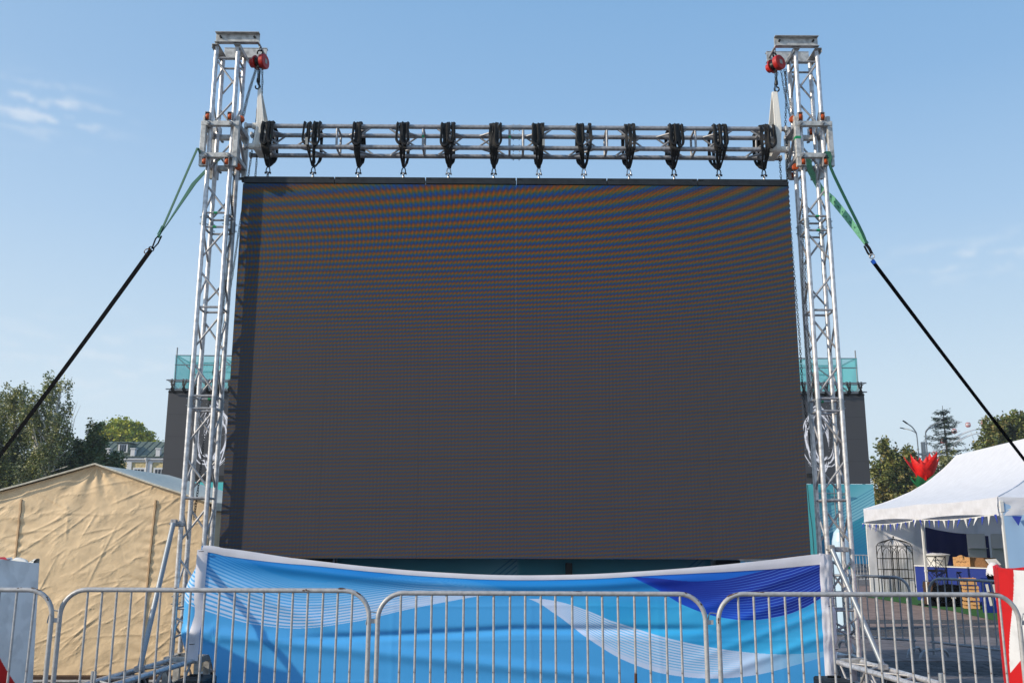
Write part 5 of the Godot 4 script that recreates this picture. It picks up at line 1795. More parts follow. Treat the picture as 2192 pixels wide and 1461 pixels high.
	for sz: float in [dp, -dp]:
		for sx: float in [-hw, -0.02, 0.02, hw]:
			part("upright", bar(Vector3(sx, 0, sz), Vector3(sx, 1.265, sz), 0.011, 6), M.black_metal, bc)
		for k in 8:
			var sx := -hw + 0.084 + k * 0.084 + (0.03 if k > 3 else 0.0)
			part("wire", bar(Vector3(sx, 0.05, sz), Vector3(sx, 1.20 - 0.08 * absf(fposmod(k + 0.5, 4.0) - 2.0), sz), 0.0045, 5), M.black_metal, bc)
		for y: float in [0.06, 0.46, 0.68, 0.95, 1.265]:
			part("rail", bar(Vector3(-hw, y, sz), Vector3(hw, y, sz), 0.009, 6), M.black_metal, bc)
		for e: float in [-1.0, 1.0]:
			q2 = MB.new()
			var arc := []
			for k in 11:
				var a := PI * k / 10.0
				arc.append(Vector3(e * 0.2 + cos(a) * 0.178, 1.02 + sin(a) * 0.22, sz + 0.006))
			q2.tube(arc, 0.0075, 6)
			part("arch", q2, M.black_metal, bc)
	for y: float in [0.06, 0.46, 0.95, 1.265]:
		for sx: float in [-hw, hw]:
			part("side_rail", bar(Vector3(sx, y, dp), Vector3(sx, y, -dp), 0.008, 6), M.black_metal, bc)
	for k in 16:
		var a := TAU * k / 16
		var rim_p := Vector3(clampf(cos(a) * 1.35, -1, 1) * hw, 1.265, clampf(sin(a) * 1.35, -1, 1) * dp)
		q2 = MB.new()
		var arc := []
		for e in 8:
			var f := e / 7.0
			arc.append(Vector3(rim_p.x * cos(f * PI / 2) * (1.0 + 0.06 * sin(f * PI)), 1.265 + 0.13 * sin(f * PI / 2) + 0.05 * f * f * f, rim_p.z * cos(f * PI / 2)))
		q2.tube(arc, 0.006, 5)
		part("dome_wire", q2, M.black_metal, bc)
	q2 = MB.new()
	q2.lathe([Vector2(0.0, 0.0), Vector2(0.016, 0.005), Vector2(0.01, 0.02), Vector2(0.024, 0.04), Vector2(0.014, 0.06), Vector2(0.0, 0.075)], 10, Transform3D(Basis.IDENTITY, Vector3(0, 1.44, 0)))
	part("finial", q2, M.black_metal, bc)
	var tf := thing("turf_carpet", "bright green artificial turf laid under the white tent", "carpet", Vector3(11.0, 0.016, -11.3))
	q2 = MB.new()
	for e: Array in [[8.93, -15.3, 8.98, -12.6, 13.2, -15.0, 13.0, -12.6], [8.98, -12.6, 9.05, -10.0, 13.0, -12.6, 12.9, -10.0], [9.05, -10.0, 8.72, -7.3, 12.9, -10.0, 12.7, -7.0]]:
		q2.quad(Vector3(e[2], 0, e[3]) - Vector3(11, 0, -11.3), Vector3(e[6], 0, e[7]) - Vector3(11, 0, -11.3), Vector3(e[4], 0, e[5]) - Vector3(11, 0, -11.3), Vector3(e[0], 0, e[1]) - Vector3(11, 0, -11.3))
	part("pile", q2, M.turf, tf)


# ---------------------------------------------------------------- vegetation
func foliage(clumps: Array, per: int, spread: float, size: float, cols: Array, droop: float, sd: int) -> MB:
	var r := RandomNumberGenerator.new()
	r.seed = sd
	var m := MB.new()
	for cl: Vector3 in clumps:
		var shade := r.randf_range(0.75, 1.15)
		var ci: int = r.randi() % cols.size()
		for k in per:
			var o := Vector3(r.randfn(0, spread), r.randfn(0, spread * 0.7), r.randfn(0, spread))
			if droop > 0.0:
				o.x *= 0.55
				o.z *= 0.55
				o.y -= absf(r.randfn(0, droop))
			var col: Color = cols[ci] if r.randf() < 0.75 else cols[r.randi() % cols.size()]
			m.tint = Color(col.r * shade, col.g * shade, col.b * shade) * r.randf_range(0.8, 1.2)
			var p := cl + o
			var a := Vector3(r.randf_range(-1, 1), r.randf_range(-0.6, 0.6) - droop * 0.4, r.randf_range(-1, 1)).normalized()
			var b := a.cross(Vector3(r.randf_range(-1, 1), r.randf_range(-0.3, 1), r.randf_range(-1, 1))).normalized()
			var s := size * r.randf_range(0.6, 1.3)
			var nn := a.cross(b)
			nn = (nn * signf(nn.y + 0.001) + o.normalized() * 0.5).normalized()
			m.quad_i(m.vert(p - a * s * 0.5, nn), m.vert(p + b * s * 0.28, nn), m.vert(p + a * s * 0.5, nn), m.vert(p - b * s * 0.28, nn))
	return m


func blob_clumps(blobs: Array, sd: int, density: float) -> Array:
	var r := RandomNumberGenerator.new()
	r.seed = sd
	var out := []
	for b: Array in blobs:
		var c: Vector3 = b[0]
		var e: Vector3 = b[1]
		var n := int(density * (e.x * e.y + e.y * e.z + e.x * e.z))
		for k in n:
			var d := Vector3(r.randfn(), r.randfn(), r.randfn()).normalized()
			var f := pow(r.randf(), 0.42)
			out.append(c + d * e * f * r.randf_range(0.85, 1.08))
	return out


func branchwork(root: Vector3, top: Vector3, r0: float, clumps: Array, count: int, sd: int) -> MB:
	var r := RandomNumberGenerator.new()
	r.seed = sd
	var m := MB.new()
	for k in count:
		var e: Vector3 = clumps[r.randi() % clumps.size()]
		var f := clampf((e.y - root.y) / (top.y - root.y) - r.randf_range(0.12, 0.3), 0.12, 0.9)
		var s := root.lerp(top, f)
		var mid := s.lerp(e, 0.5) + Vector3(0, -0.06, 0) * s.distance_to(e) + Vector3(r.randfn(0, 0.1), 0, r.randfn(0, 0.1))
		var th := r0 * (1.0 - f) * 0.45 + 0.012
		m.tube([s, mid, e], th, 5, false, [th, th * 0.6, th * 0.2])
	return m


func tree(called: String, label: String, grp: String, at: Vector3, h: float, trunk_r: float, blobs: Array, density: float, per: int, spread: float, size: float, cols: Array, droop: float, sd: int, bark: Material, limbs: int, lean := V0) -> Node3D:
	var o := thing(called, label, "tree", at, 0.0, grp)
	var q := MB.new()
	var pts := []
	var rad := []
	var r := RandomNumberGenerator.new()
	r.seed = sd
	for k in 9:
		var f := k / 8.0
		pts.append(Vector3(sin(f * 4.0 + sd) * 0.12 * f, h * 0.93 * f, cos(f * 3.0 + sd) * 0.1 * f) + lean * f)
		rad.append(trunk_r * (1.25 - 1.15 * f) + 0.01)
	q.tube(pts, 0.1, 8, true, rad)
	part("trunk", q, bark, o)
	var cl := blob_clumps(blobs, sd + 7, density)
	if limbs > 0:
		part("limbs", branchwork(V0, Vector3(0, h * 0.95, 0) + lean, trunk_r, cl, limbs, sd + 3), bark, o)
	part("crown", foliage(cl, per, spread, size, cols, droop, sd + 11), M.leaf, o)
	return o


func conifer(label: String, at: Vector3, h: float, wide: float, sd: int) -> void:
	var o := thing("conifer", label, "tree", at, 0.0, "trees on the right")
	var r := RandomNumberGenerator.new()
	r.seed = sd
	var q := MB.new()
	q.tube([V0, Vector3(0.05, h * 0.5, 0), Vector3(0, h, 0)], 0.2, 8, true, [0.24, 0.14, 0.02])
	part("trunk", q, M.bark, o)
	var lm := MB.new()
	var nd := MB.new()
	var y := 1.2
	while y < h - 0.25:
		var f := 1.0 - y / h
		var n := 5 + r.randi() % 3
		for k in n:
			var a := TAU * k / n + r.randf_range(-0.4, 0.4)
			var len := (wide * pow(f, 0.55) * r.randf_range(0.45, 1.2) + 0.16)
			var d := Vector3(cos(a), 0, sin(a))
			var s := Vector3(0, y + r.randf_range(-0.15, 0.15), 0)
			var e := s + d * len + Vector3(0, len * (0.10 - 0.28 * f), 0)
			var mid := s.lerp(e, 0.5) - Vector3(0, 0.10 * len, 0)
			lm.tube([s, mid, e], 0.03, 4, false, [0.035, 0.022, 0.006])
			for t in int(24 + 52 * len):
				var g_ := pow(r.randf(), 0.75)
				var p := s.lerp(mid, g_ * 2.0) if g_ < 0.5 else mid.lerp(e, g_ * 2.0 - 1.0)
				p += Vector3(r.randfn(0, 0.10), r.randfn(-0.05, 0.06), r.randfn(0, 0.10))
				var sd_ := d.cross(Vector3.UP) * (1.0 if r.randf() < 0.5 else -1.0)
				var ax := (d * r.randf_range(0.3, 1.0) + sd_ * r.randf_range(0.2, 1.0) + Vector3(0, r.randf_range(-0.5, 0.15), 0)).normalized()
				var b := ax.cross(Vector3(r.randf_range(-0.6, 0.6), 1, r.randf_range(-0.6, 0.6))).normalized()
				var sz := r.randf_range(0.14, 0.32)
				var nn := ax.cross(b)
				nn = (nn * signf(nn.y + 0.001) + Vector3(0, 0.2, 0)).normalized()
				nd.tint = Color(0.040, 0.068, 0.042) * r.randf_range(0.7, 1.5)
				nd.quad_i(nd.vert(p, nn), nd.vert(p + ax * sz * 0.5 + b * sz * 0.17, nn), nd.vert(p + ax * sz, nn), nd.vert(p + ax * sz * 0.5 - b * sz * 0.17, nn))
		y += r.randf_range(0.42, 0.8) * (0.65 + 0.6 * f)
	part("limbs", lm, M.bark, o)
	part("crown", nd, M.needle, o)


func trees() -> void:
	var birch := [Color(0.20, 0.22, 0.095), Color(0.165, 0.195, 0.09), Color(0.22, 0.235, 0.125), Color(0.27, 0.27, 0.085)]
	var dark := [Color(0.09, 0.14, 0.048), Color(0.115, 0.16, 0.055), Color(0.075, 0.12, 0.045), Color(0.145, 0.155, 0.06)]
	var sunny := [Color(0.42, 0.43, 0.02), Color(0.28, 0.33, 0.02), Color(0.5, 0.47, 0.02)]
	var warm := [Color(0.15, 0.18, 0.04), Color(0.19, 0.19, 0.04), Color(0.12, 0.15, 0.04), Color(0.21, 0.17, 0.045)]
	var grp := "trees on the left behind the tan tent"
	var b1 := [[Vector3(0.1, 8.0, 0), Vector3(0.6, 0.95, 0.6)], [Vector3(0.5, 4.2, 0.4), Vector3(1.2, 0.9, 0.9)], [Vector3(-0.9, 6.6, 0.2), Vector3(0.8, 1.0, 0.8)], [Vector3(0.7, 6.2, -0.2), Vector3(0.9, 1.5, 0.9)], [Vector3(-0.4, 5.2, 0.3), Vector3(1.1, 1.2, 1.0)], [Vector3(0.9, 7.7, 0.2), Vector3(0.35, 0.7, 0.4)]]
	tree("birch_tree", "tall thin-leaved birch with white trunk at the far left", grp, Vector3(-24.0, 0, -35), 8.9, 0.2, b1, 19.0, 48, 0.17, 0.14, birch, 0.36, 101, M.birch, 34, Vector3(0.35, 0, 0))
	var b2 := [[Vector3(0.0, 8.3, 0), Vector3(0.75, 0.95, 0.6)], [Vector3(-0.9, 7.6, 0.2), Vector3(0.5, 0.9, 0.5)], [Vector3(-0.6, 4.6, 0.3), Vector3(1.1, 0.8, 0.8)], [Vector3(0.55, 6.6, 0.2), Vector3(0.75, 1.3, 0.7)], [Vector3(-0.55, 6.6, -0.2), Vector3(0.8, 1.3, 0.8)], [Vector3(0.1, 5.3, 0.2), Vector3(1.0, 0.9, 0.9)], [Vector3(0.95, 6.1, 0), Vector3(0.3, 0.7, 0.3)]]
	var bt := tree("birch_tree", "birch with a forked white trunk and drooping twigs behind the tent's peak", grp, Vector3(-21.75, 0, -34.5), 9.1, 0.24, b2, 18.0, 48, 0.16, 0.135, birch, 0.42, 117, M.birch, 40, Vector3(0.25, 0, 0))
	var fk := MB.new()
	fk.tube([Vector3(0, 4.6, 0), Vector3(-0.35, 5.1, 0.1), Vector3(-0.62, 5.9, 0.2), Vector3(-0.7, 7.0, 0.2)], 0.08, 7, true, [0.10, 0.07, 0.05, 0.02])
	fk.tube([Vector3(0.05, 4.4, 0), Vector3(0.5, 4.75, 0.25), Vector3(1.1, 5.3, 0.4)], 0.05, 6, true, [0.06, 0.045, 0.015])
	fk.tube([Vector3(0.02, 3.9, 0), Vector3(-0.3, 4.2, 0.3), Vector3(-0.4, 4.9, 0.5)], 0.05, 6, true, [0.05, 0.035, 0.012])
	fk.tube([Vector3(0.03, 4.2, 0.1), Vector3(0.6, 4.35, 0.5), Vector3(1.4, 4.55, 0.8)], 0.04, 6, true, [0.045, 0.03, 0.012])
	for k in 7:
		fk.tube([Vector3(0.3 + 0.12 * k, 5.9, 0), Vector3(0.42 + 0.13 * k, 6.9, 0.1), Vector3(0.45 + 0.16 * k, 7.5 + 0.1 * (k % 3), 0.1)], 0.012, 5, true, [0.02, 0.012, 0.004])
	part("fork", fk, M.birch, bt)
	tree("birch_tree", "sparse birch half cut off by the photo's left edge", grp, Vector3(-25.6, 0, -36), 8.8, 0.16, b1, 20.0, 46, 0.18, 0.15, birch, 0.34, 133, M.birch, 26)
	var d1 := [[Vector3(0.1, 5.9, 0), Vector3(0.45, 1.1, 0.5)], [Vector3(-0.4, 4.8, 0.2), Vector3(1.1, 1.3, 1.1)], [Vector3(0.6, 4.2, 0), Vector3(1.1, 1.4, 1.1)], [Vector3(-1.2, 3.8, 0), Vector3(1.0, 1.2, 1.0)], [Vector3(0.9, 3.0, 0.2), Vector3(1.0, 1.2, 1.0)]]
	tree("broadleaf_tree", "dense dark green tree beside the yellow building", grp, Vector3(-20.2, 0, -35.8), 6.4, 0.2, d1, 26.0, 52, 0.22, 0.17, dark, 0.1, 141, M.bark, 18)
	var d2 := [[Vector3(0, 4.7, 0), Vector3(1.3, 1.0, 1.0)], [Vector3(-0.9, 3.6, 0), Vector3(1.3, 1.2, 1.0)], [Vector3(1.0, 3.5, 0.2), Vector3(1.3, 1.3, 1.0)], [Vector3(0.1, 2.5, 0.2), Vector3(1.7, 1.1, 1.0)]]
	tree("broadleaf_tree", "low dark bushy tree below the two birches", grp, Vector3(-23.0, 0, -36.4), 5.0, 0.16, d2, 22.0, 52, 0.22, 0.17, dark, 0.08, 151, M.bark, 10)
	tree("broadleaf_tree", "low dark bushy tree in the bottom left corner behind the tent", grp, Vector3(-25.6, 0, -37.0), 5.0, 0.16, d2, 20.0, 50, 0.23, 0.18, dark, 0.08, 157, M.bark, 10)
	var s1 := [[Vector3(0, 14.2, 0), Vector3(2.3, 1.9, 2.2)], [Vector3(-2.2, 13.4, 0), Vector3(1.7, 1.6, 1.8)], [Vector3(2.3, 12.9, 0), Vector3(1.9, 1.5, 1.8)], [Vector3(4.0, 12.1, 0), Vector3(1.3, 1.1, 1.3)], [Vector3(0, 11.4, 0), Vector3(3.6, 1.6, 2.4)]]
	tree("maple_tree", "bright yellow-green tree rising behind the green roof", grp, Vector3(-49.3, 0, -110), 15.0, 0.5, s1, 11.0, 46, 0.36, 0.42, sunny, 0.0, 163, M.bark, 18)
	grp = "trees on the right"
	var r1 := [[Vector3(-0.6, 7.0, 0), Vector3(0.4, 0.7, 0.5)], [Vector3(0.5, 6.2, 0), Vector3(1.0, 0.9, 1.0)], [Vector3(-0.7, 5.4, 0.2), Vector3(1.1, 1.2, 1.1)], [Vector3(0.8, 4.8, 0), Vector3(1.2, 1.3, 1.1)], [Vector3(-0.4, 3.5, 0.2), Vector3(1.4, 1.4, 1.2)], [Vector3(0.9, 3.2, 0.2), Vector3(1.2, 1.3, 1.2)]]
	tree("broadleaf_tree", "rounded olive-green tree just right of the far stage screen", grp, Vector3(24.9, 0, -50), 7.2, 0.25, r1, 19.0, 48, 0.25, 0.22, warm, 0.06, 171, M.bark, 22)
	var r2 := [[Vector3(-0.3, 6.3, 0), Vector3(0.9, 0.8, 0.9)], [Vector3(0.7, 5.6, 0.2), Vector3(1.1, 1.1, 1.0)], [Vector3(-0.8, 4.8, 0), Vector3(1.2, 1.3, 1.1)], [Vector3(0.5, 3.9, 0.3), Vector3(1.5, 1.3, 1.2)]]
	tree("broadleaf_tree", "pale loose tree between the conifer and the big right-hand tree", grp, Vector3(29.4, 0, -51.5), 6.8, 0.2, r2, 10.0, 42, 0.27, 0.22, birch, 0.06, 181, M.bark, 20)
	tree("broadleaf_tree", "low green tree in the shade behind the red tulip", grp, Vector3(27.0, 0, -49), 5.2, 0.2, [[Vector3(0, 4.6, 0), Vector3(0.9, 0.8, 0.9)], [Vector3(-0.7, 3.8, 0), Vector3(1.0, 1.0, 1.0)], [Vector3(0.8, 3.6, 0), Vector3(1.1, 1.1, 1.0)]], 15.0, 46, 0.25, 0.2, dark, 0.06, 187, M.bark, 12)
	var r3 := [[Vector3(-0.6, 8.2, 0), Vector3(0.9, 0.9, 0.9)], [Vector3(0.9, 8.4, 0), Vector3(1.0, 1.0, 1.0)], [Vector3(2.2, 7.8, 0), Vector3(1.1, 1.1, 1.0)], [Vector3(-1.4, 6.8, 0.2), Vector3(1.2, 1.2, 1.2)], [Vector3(-1.9, 5.6, 0.2), Vector3(1.0, 1.1, 1.0)], [Vector3(0.6, 6.6, 0.4), Vector3(1.4, 1.4, 1.2)], [Vector3(2.2, 6.0, 0.2), Vector3(1.3, 1.4, 1.2)], [Vector3(-0.6, 5.0, 0.2), Vector3(1.6, 1.4, 1.2)], [Vector3(1.6, 4.4, 0.3), Vector3(1.6, 1.5, 1.2)]]
	tree("broadleaf_tree", "big spreading tree with brownish leaves behind the white tent's ridge", grp, Vector3(32.2, 0, -50), 9.0, 0.3, r3, 17.0, 50, 0.27, 0.23, warm, 0.06, 191, M.bark, 34)
	conifer("tall dark conifer with ragged layered branches behind the street lamp", Vector3(37.8, 0, -70), 12.6, 3.0, 201)


# ---------------------------------------------------------------- far stage
func stage() -> void:
	var swirl := pictured(swirl_picture(), 0.5)
	var print_m := pictured(teal_picture(1.0), 0.6)
	for s: float in [-1.0, 1.0]:
		var side := "left" if s < 0.0 else "right"
		var x0 := -14.98 if s < 0.0 else 9.8
		var cx := x0 + 3.0
		var o := thing("stage_screen", "dark grey stage screen with white swirl still, on the far stage's %s wing" % side, "led screen", Vector3(cx, 3.73, -31), 0.0, "far stage screens")
		var q := MB.new()
		for r in 4:
			for k in 6:
				q = MB.new()
				var u0 := k / 6.0
				var u1 := (k + 1) / 6.0
				var v0 := r / 4.0
				var v1 := (r + 1) / 4.0
				if s > 0.0:
					u0 = 1.0 - k / 6.0
					u1 = 1.0 - (k + 1) / 6.0
				q.quad(Vector3(-3 + k + 0.004, r * 0.97 + 0.004, 0), Vector3(-2 + k - 0.004, r * 0.97 + 0.004, 0), Vector3(-2 + k - 0.004, (r + 1) * 0.97 - 0.004, 0), Vector3(-3 + k + 0.004, (r + 1) * 0.97 - 0.004, 0), Vector2(u0, 1 - v0), Vector2(u1, 1 - v0), Vector2(u1, 1 - v1), Vector2(u0, 1 - v1))
				part("led_panel", q, swirl, o)
		part("cabinet", boxed(Vector3(0, 1.94, -0.08), Vector3(5.99, 3.87, 0.13)), M.black, o)
		part("top_bar", boxed(Vector3(0, 3.91, -0.03), Vector3(6.0, 0.06, 0.12)), M.black_metal, o)
		var tr := thing("stage_truss", "thin truss with small black slings above the far stage's %s screen" % side, "truss", Vector3(cx, 7.93, -31), 0.0, "far stage trusses")
		for y: float in [0.2, -0.2]:
			for z: float in [0.2, -0.2]:
				part("chord", bar(Vector3(-3.05, y, z), Vector3(3.05, y, z), 0.03, 8), M.scaffold, tr)
		for k in 12:
			var x := -2.75 + k * 0.5
			var f := -1.0 if k % 2 else 1.0
			part("brace", bar(Vector3(x - 0.25, 0.2 * f, 0.2), Vector3(x + 0.25, -0.2 * f, 0.2), 0.014, 5), M.scaffold, tr)
			var sl := MB.new()
			sl.strap([Vector3(x - 0.07, 0.25, 0.2), Vector3(x - 0.03, -0.02, 0.27), Vector3(x + 0.05, -0.22, 0.27), Vector3(x, -0.36, 0.02)], Vector3(1, 0, 0.2), 0.09, 0.02)
			sl.strap([Vector3(x + 0.08, 0.25, 0.2), Vector3(x + 0.05, -0.02, 0.27), Vector3(x - 0.05, -0.2, 0.27), Vector3(x, -0.36, 0.0)], Vector3(1, 0, 0.2), 0.07, 0.02)
			part("sling", sl, M.black_web, tr)
		# scaffold tower wrapped in teal mesh, standing behind the screen
		var bx0 := -15.0 if s < 0.0 else 8.9
		var bx1 := -8.9 if s < 0.0 else 15.82
		var sc := thing("scaffold_tower", "scaffold tower wrapped in teal mesh behind the far stage's %s screen" % side, "scaffold", Vector3((bx0 + bx1) * 0.5, 0, -32.5), 0.0, "scaffold towers of the far stage")
		var hw := (bx1 - bx0) * 0.5
		var pipes := []
		for i in 4:
			var x := lerpf(-hw + 0.05, hw - 0.05, i / 3.0)
			for z: float in [0.9, -0.9]:
				pipes.append([Vector3(x, 0, z), Vector3(x, 9.42 if i % 3 else 9.75, z)])
			for y: float in [3.7, 5.6, 7.5, 9.38]:
				pipes.append([Vector3(x, y, 0.9), Vector3(x, y, -0.9)])
		for y: float in [1.8, 3.7, 5.6, 7.5, 8.95, 9.38]:
			for z: float in [0.9, -0.9]:
				pipes.append([Vector3(-hw, y, z), Vector3(hw, y, z)])
		for i in 3:
			var xa := lerpf(-hw + 0.05, hw - 0.05, i / 3.0)
			var xb := lerpf(-hw + 0.05, hw - 0.05, (i + 1) / 3.0)
			for y: float in [0.0, 1.8, 3.7, 5.6, 7.5]:
				pipes.append([Vector3(xa, y, -0.9), Vector3(xb, y + 1.85, -0.9)])
				pipes.append([Vector3(xb, y, 0.9), Vector3(xa, y + 1.85, 0.9)])
		for p: Array in pipes:
			part("pipe", bar(p[0], p[1], 0.03, 6), M.scaffold, sc)
		var wr := func(ax: Vector3, bx: Vector3, y0: float, y1: float, nm: String, m: Material) -> void:
			var qq := MB.new()
			var nrm := (bx - ax).cross(Vector3.UP).normalized() * -1.0
			qq.sheet(20, 8, func(u, v): return ax.lerp(bx, u) + Vector3(0, lerpf(y0, y1, v) - 0.05 * sin(PI * u) * v, 0) + nrm * (0.03 + 0.03 * sin(u * 9.0) * sin(v * 4.0)), nrm)
			part(nm, qq, m, sc)
		wr.call(Vector3(-hw, 0, 0.95), Vector3(hw, 0, 0.95), 7.55, 9.38, "mesh_front", M.scrim)
		wr.call(Vector3(hw, 0, 0.95), Vector3(hw, 0, -0.95), 7.0, 9.38, "mesh_side", M.scrim)
		wr.call(Vector3(-hw, 0, -0.95), Vector3(-hw, 0, 0.95), 7.0, 9.38, "mesh_side", M.scrim)
		wr.call(Vector3(hw, 0, -0.95), Vector3(-hw, 0, -0.95), 7.0, 9.38, "mesh_back", M.scrim)
		# lower part: teal print stretched on the front
		q = MB.new()
		var lo := MB.new()
		lo.sheet(30, 10, func(u, v): return Vector3(lerpf(-hw, hw, u), lerpf(0.35, 3.70, v), 1.72 + 0.02 * sin(u * 12.0)), Vector3(0, 0, 1), func(u, v): return Vector2(u if s > 0.0 else 1.0 - u, 1.0 - v))
		part("printed_front", lo, print_m, sc)
		if s > 0.0:
			part("skirt_mesh", boxed(Vector3(-0.2, 2.0, 1.9), Vector3(2.2, 3.3, 0.02)), M.scrim, sc)
			for k in 4:
				part("pipe", bar(Vector3(0.2 + 0.5 * k, 0.2, 1.84), Vector3(0.2 + 0.5 * k, 3.6, 1.84), 0.025, 6), M.scaffold, sc)
			part("pipe", bar(Vector3(-0.6, 3.3, 1.84), Vector3(2.3, 3.3, 1.84), 0.025, 6), M.scaffold, sc)
			part("pipe", bar(Vector3(-0.6, 2.4, 1.84), Vector3(2.3, 3.3, 1.84), 0.02, 6), M.scaffold, sc)
		else:
			part("dark_beam", boxed(Vector3(0.7, 3.83, 1.75), Vector3(4.4, 0.22, 0.1), 0.0, Basis(Vector3(0, 0, 1), -0.03)), M.black, sc)
			var rf := MB.new()
			rf.sheet(10, 6, func(u, v): return Vector3(lerpf(-1.5, 3.0, u), lerpf(2.3, 3.68, v) + 0.0, lerpf(2.6, 1.85, v)), Vector3(0, 1, 1))
			part("mesh_awning", rf, M.scrim_solid, sc)
	var st := thing("far_stage", "far stage deck with a dark back wall between its two wings", "stage", Vector3(0, 0, -34))
	part("deck", boxed(Vector3(0, 0.6, 0), Vector3(17.6, 1.2, 6.0)), M.black, st)
	part("back_wall", boxed(Vector3(0, 4.2, -2.6), Vector3(17.6, 6.0, 0.2)), M.steel_dark, st)
	part("roof", boxed(Vector3(0, 7.4, 0), Vector3(17.7, 0.3, 6.2)), M.black_metal, st)
	var mo := thing("black_monitor", "small black box fixed at the inner edge of the far right stage screen", "speaker", Vector3(13.14, 3.98, -30.8))
	part("case", boxed(Vector3(0, 0.09, 0), Vector3(0.27, 0.18, 0.2), 0.01), M.black, mo)
	part("bracket", boxed(Vector3(0.19, 0.08, -0.06), Vector3(0.12, 0.05, 0.05), 0.004), M.black_metal, mo)
	var cb := MB.new()
	cb.tube(smooth_path([Vector3(12.9, 3.65, -30.6), Vector3(12.93, 2.6, -30.6), Vector3(12.99, 1.7, -30.6), Vector3(13.0, 0.05, -30.6)], 5), 0.018, 5)
	tag(part("hanging_cable", cb, M.black, self), "thin black cable hanging in front of the far stage's right teal print", "cable")


# ---------------------------------------------------------------- yellow building
func building() -> void:
	var o := thing("yellow_building", "pale yellow classical building with green seamed roof and white pilasters", "building", Vector3(-39, 0, -90))
	part("wall", boxed(Vector3(0, 4.6, -5.0), Vector3(16, 9.2, 10.0)), M.wall_yellow, o)
	part("cornice", boxed(Vector3(0, 9.32, -5.0), Vector3(16.5, 0.24, 10.6), 0.03), M.plaster, o)
	part("frieze", boxed(Vector3(0, 9.08, -4.96), Vector3(16.1, 0.22, 10.1), 0.02), M.plaster, o)
	part("gutter", boxed(Vector3(0, 9.5, 0.32), Vector3(16.6, 0.14, 0.16), 0.03), M.roof_seam, o)
	var q := MB.new()
	q.quad(Vector3(-8.3, 9.55, 0.35), Vector3(8.3, 9.55, 0.35), Vector3(8.3, 11.5, -3.6), Vector3(-8.3, 11.5, -3.6))
	q.quad(Vector3(8.3, 9.55, -10.3), Vector3(-8.3, 9.55, -10.3), Vector3(-8.3, 11.5, -6.4), Vector3(8.3, 11.5, -6.4))
	q.quad(Vector3(-8.3, 11.5, -3.6), Vector3(8.3, 11.5, -3.6), Vector3(8.3, 11.5, -6.4), Vector3(-8.3, 11.5, -6.4))
	q.quad(Vector3(8.3, 9.55, 0.35), Vector3(8.3, 9.55, -10.3), Vector3(8.3, 11.5, -6.4), Vector3(8.3, 11.5, -3.6))
	q.quad(Vector3(-8.3, 9.55, -10.3), Vector3(-8.3, 9.55, 0.35), Vector3(-8.3, 11.5, -3.6), Vector3(-8.3, 11.5, -6.4))
	var roof := part("roof", q, M.roof_green, o)
	for k in 23:
		var x := -8.1 + k * 0.735
		part("standing_seam", bar(Vector3(x, 9.59, 0.33), Vector3(x, 11.54, -3.6), 0.035, 4), M.roof_seam, roof)
	# windows, every one with frame, glass and glazing bars
	for k in 7:
		var x := -6.55 + k * 2.18 + 0.02
		for fl in 2:
			var y: float = [7.35, 3.6][fl]
			var w := part("window", boxed(Vector3(x, y, 0.03), Vector3(1.34, 2.1, 0.1), 0.015), M.plaster, o)
			part("glass", boxed(Vector3(x, y, 0.075), Vector3(0.98, 1.74, 0.05)), M.window_dark, w)
			for e: float in [-0.17, 0.17]:
				part("glazing_bar", boxed(Vector3(x + e, y, 0.105), Vector3(0.05, 1.74, 0.03)), M.plaster, w)
			part("glazing_bar", boxed(Vector3(x, y + 0.35, 0.107), Vector3(0.98, 0.05, 0.034)), M.plaster, w)
			part("sill", boxed(Vector3(x, y - 1.1, 0.1), Vector3(1.5, 0.1, 0.24), 0.02), M.plaster, w)
		part("pilaster", boxed(Vector3(x - 1.09, 4.5, 0.07), Vector3(0.52, 9.0, 0.14), 0.02), M.plaster, o)
	for k in 3:
		var x: float = [-1.95, -5.9, 4.2][k]
		var d := part("dormer", boxed(Vector3(x, 10.42, -0.95), Vector3(1.3, 1.15, 1.8)), M.roof_green, o)
		part("dormer_roof", boxed(Vector3(x, 11.04, -0.9), Vector3(1.6, 0.1, 2.1), 0.02), M.roof_seam, d)
		part("window", boxed(Vector3(x, 10.45, -0.03), Vector3(1.0, 0.9, 0.06)), M.plaster, d)
		for e: float in [-0.24, 0.0, 0.24]:
			part("pane", boxed(Vector3(x + e, 10.45, 0.005), Vector3(0.18, 0.74, 0.03)), M.window_dark, d)
	for k in 5:
		var x := -4.95 + k * 2.66 + (0.02 if k == 2 else 0.0)
		if k == 2 or k == 1 or k > 2 or k == 0:
			var pd := part("parapet_post", boxed(Vector3(x + 1.55, 9.95, 0.1), Vector3(0.46, 0.76, 0.46), 0.02), M.plaster, o)
			part("post_cap", boxed(Vector3(x + 1.55, 10.38, 0.1), Vector3(0.6, 0.12, 0.6), 0.02), M.plaster, pd)
	var dp := MB.new()
	dp.tube([Vector3(0.78, 9.4, 0.3), Vector3(0.78, 9.0, 0.2), Vector3(0.78, 0.2, 0.2)], 0.07, 8)
	dp.lathe([Vector2(0.08, 0.0), Vector2(0.22, 0.35), Vector2(0.22, 0.4), Vector2(0.0, 0.4)], 10, Transform3D(Basis.IDENTITY, Vector3(0.78, 9.0, 0.25)))
	part("downpipe", dp, M.plaster, o)
	var b2 := thing("white_annex", "flat-topped white block behind the green roof", "building", Vector3(-36.6, 0, -106))
	part("wall", boxed(Vector3(0, 6.4, 0), Vector3(6.0, 12.9, 6.0)), M.plaster, b2)
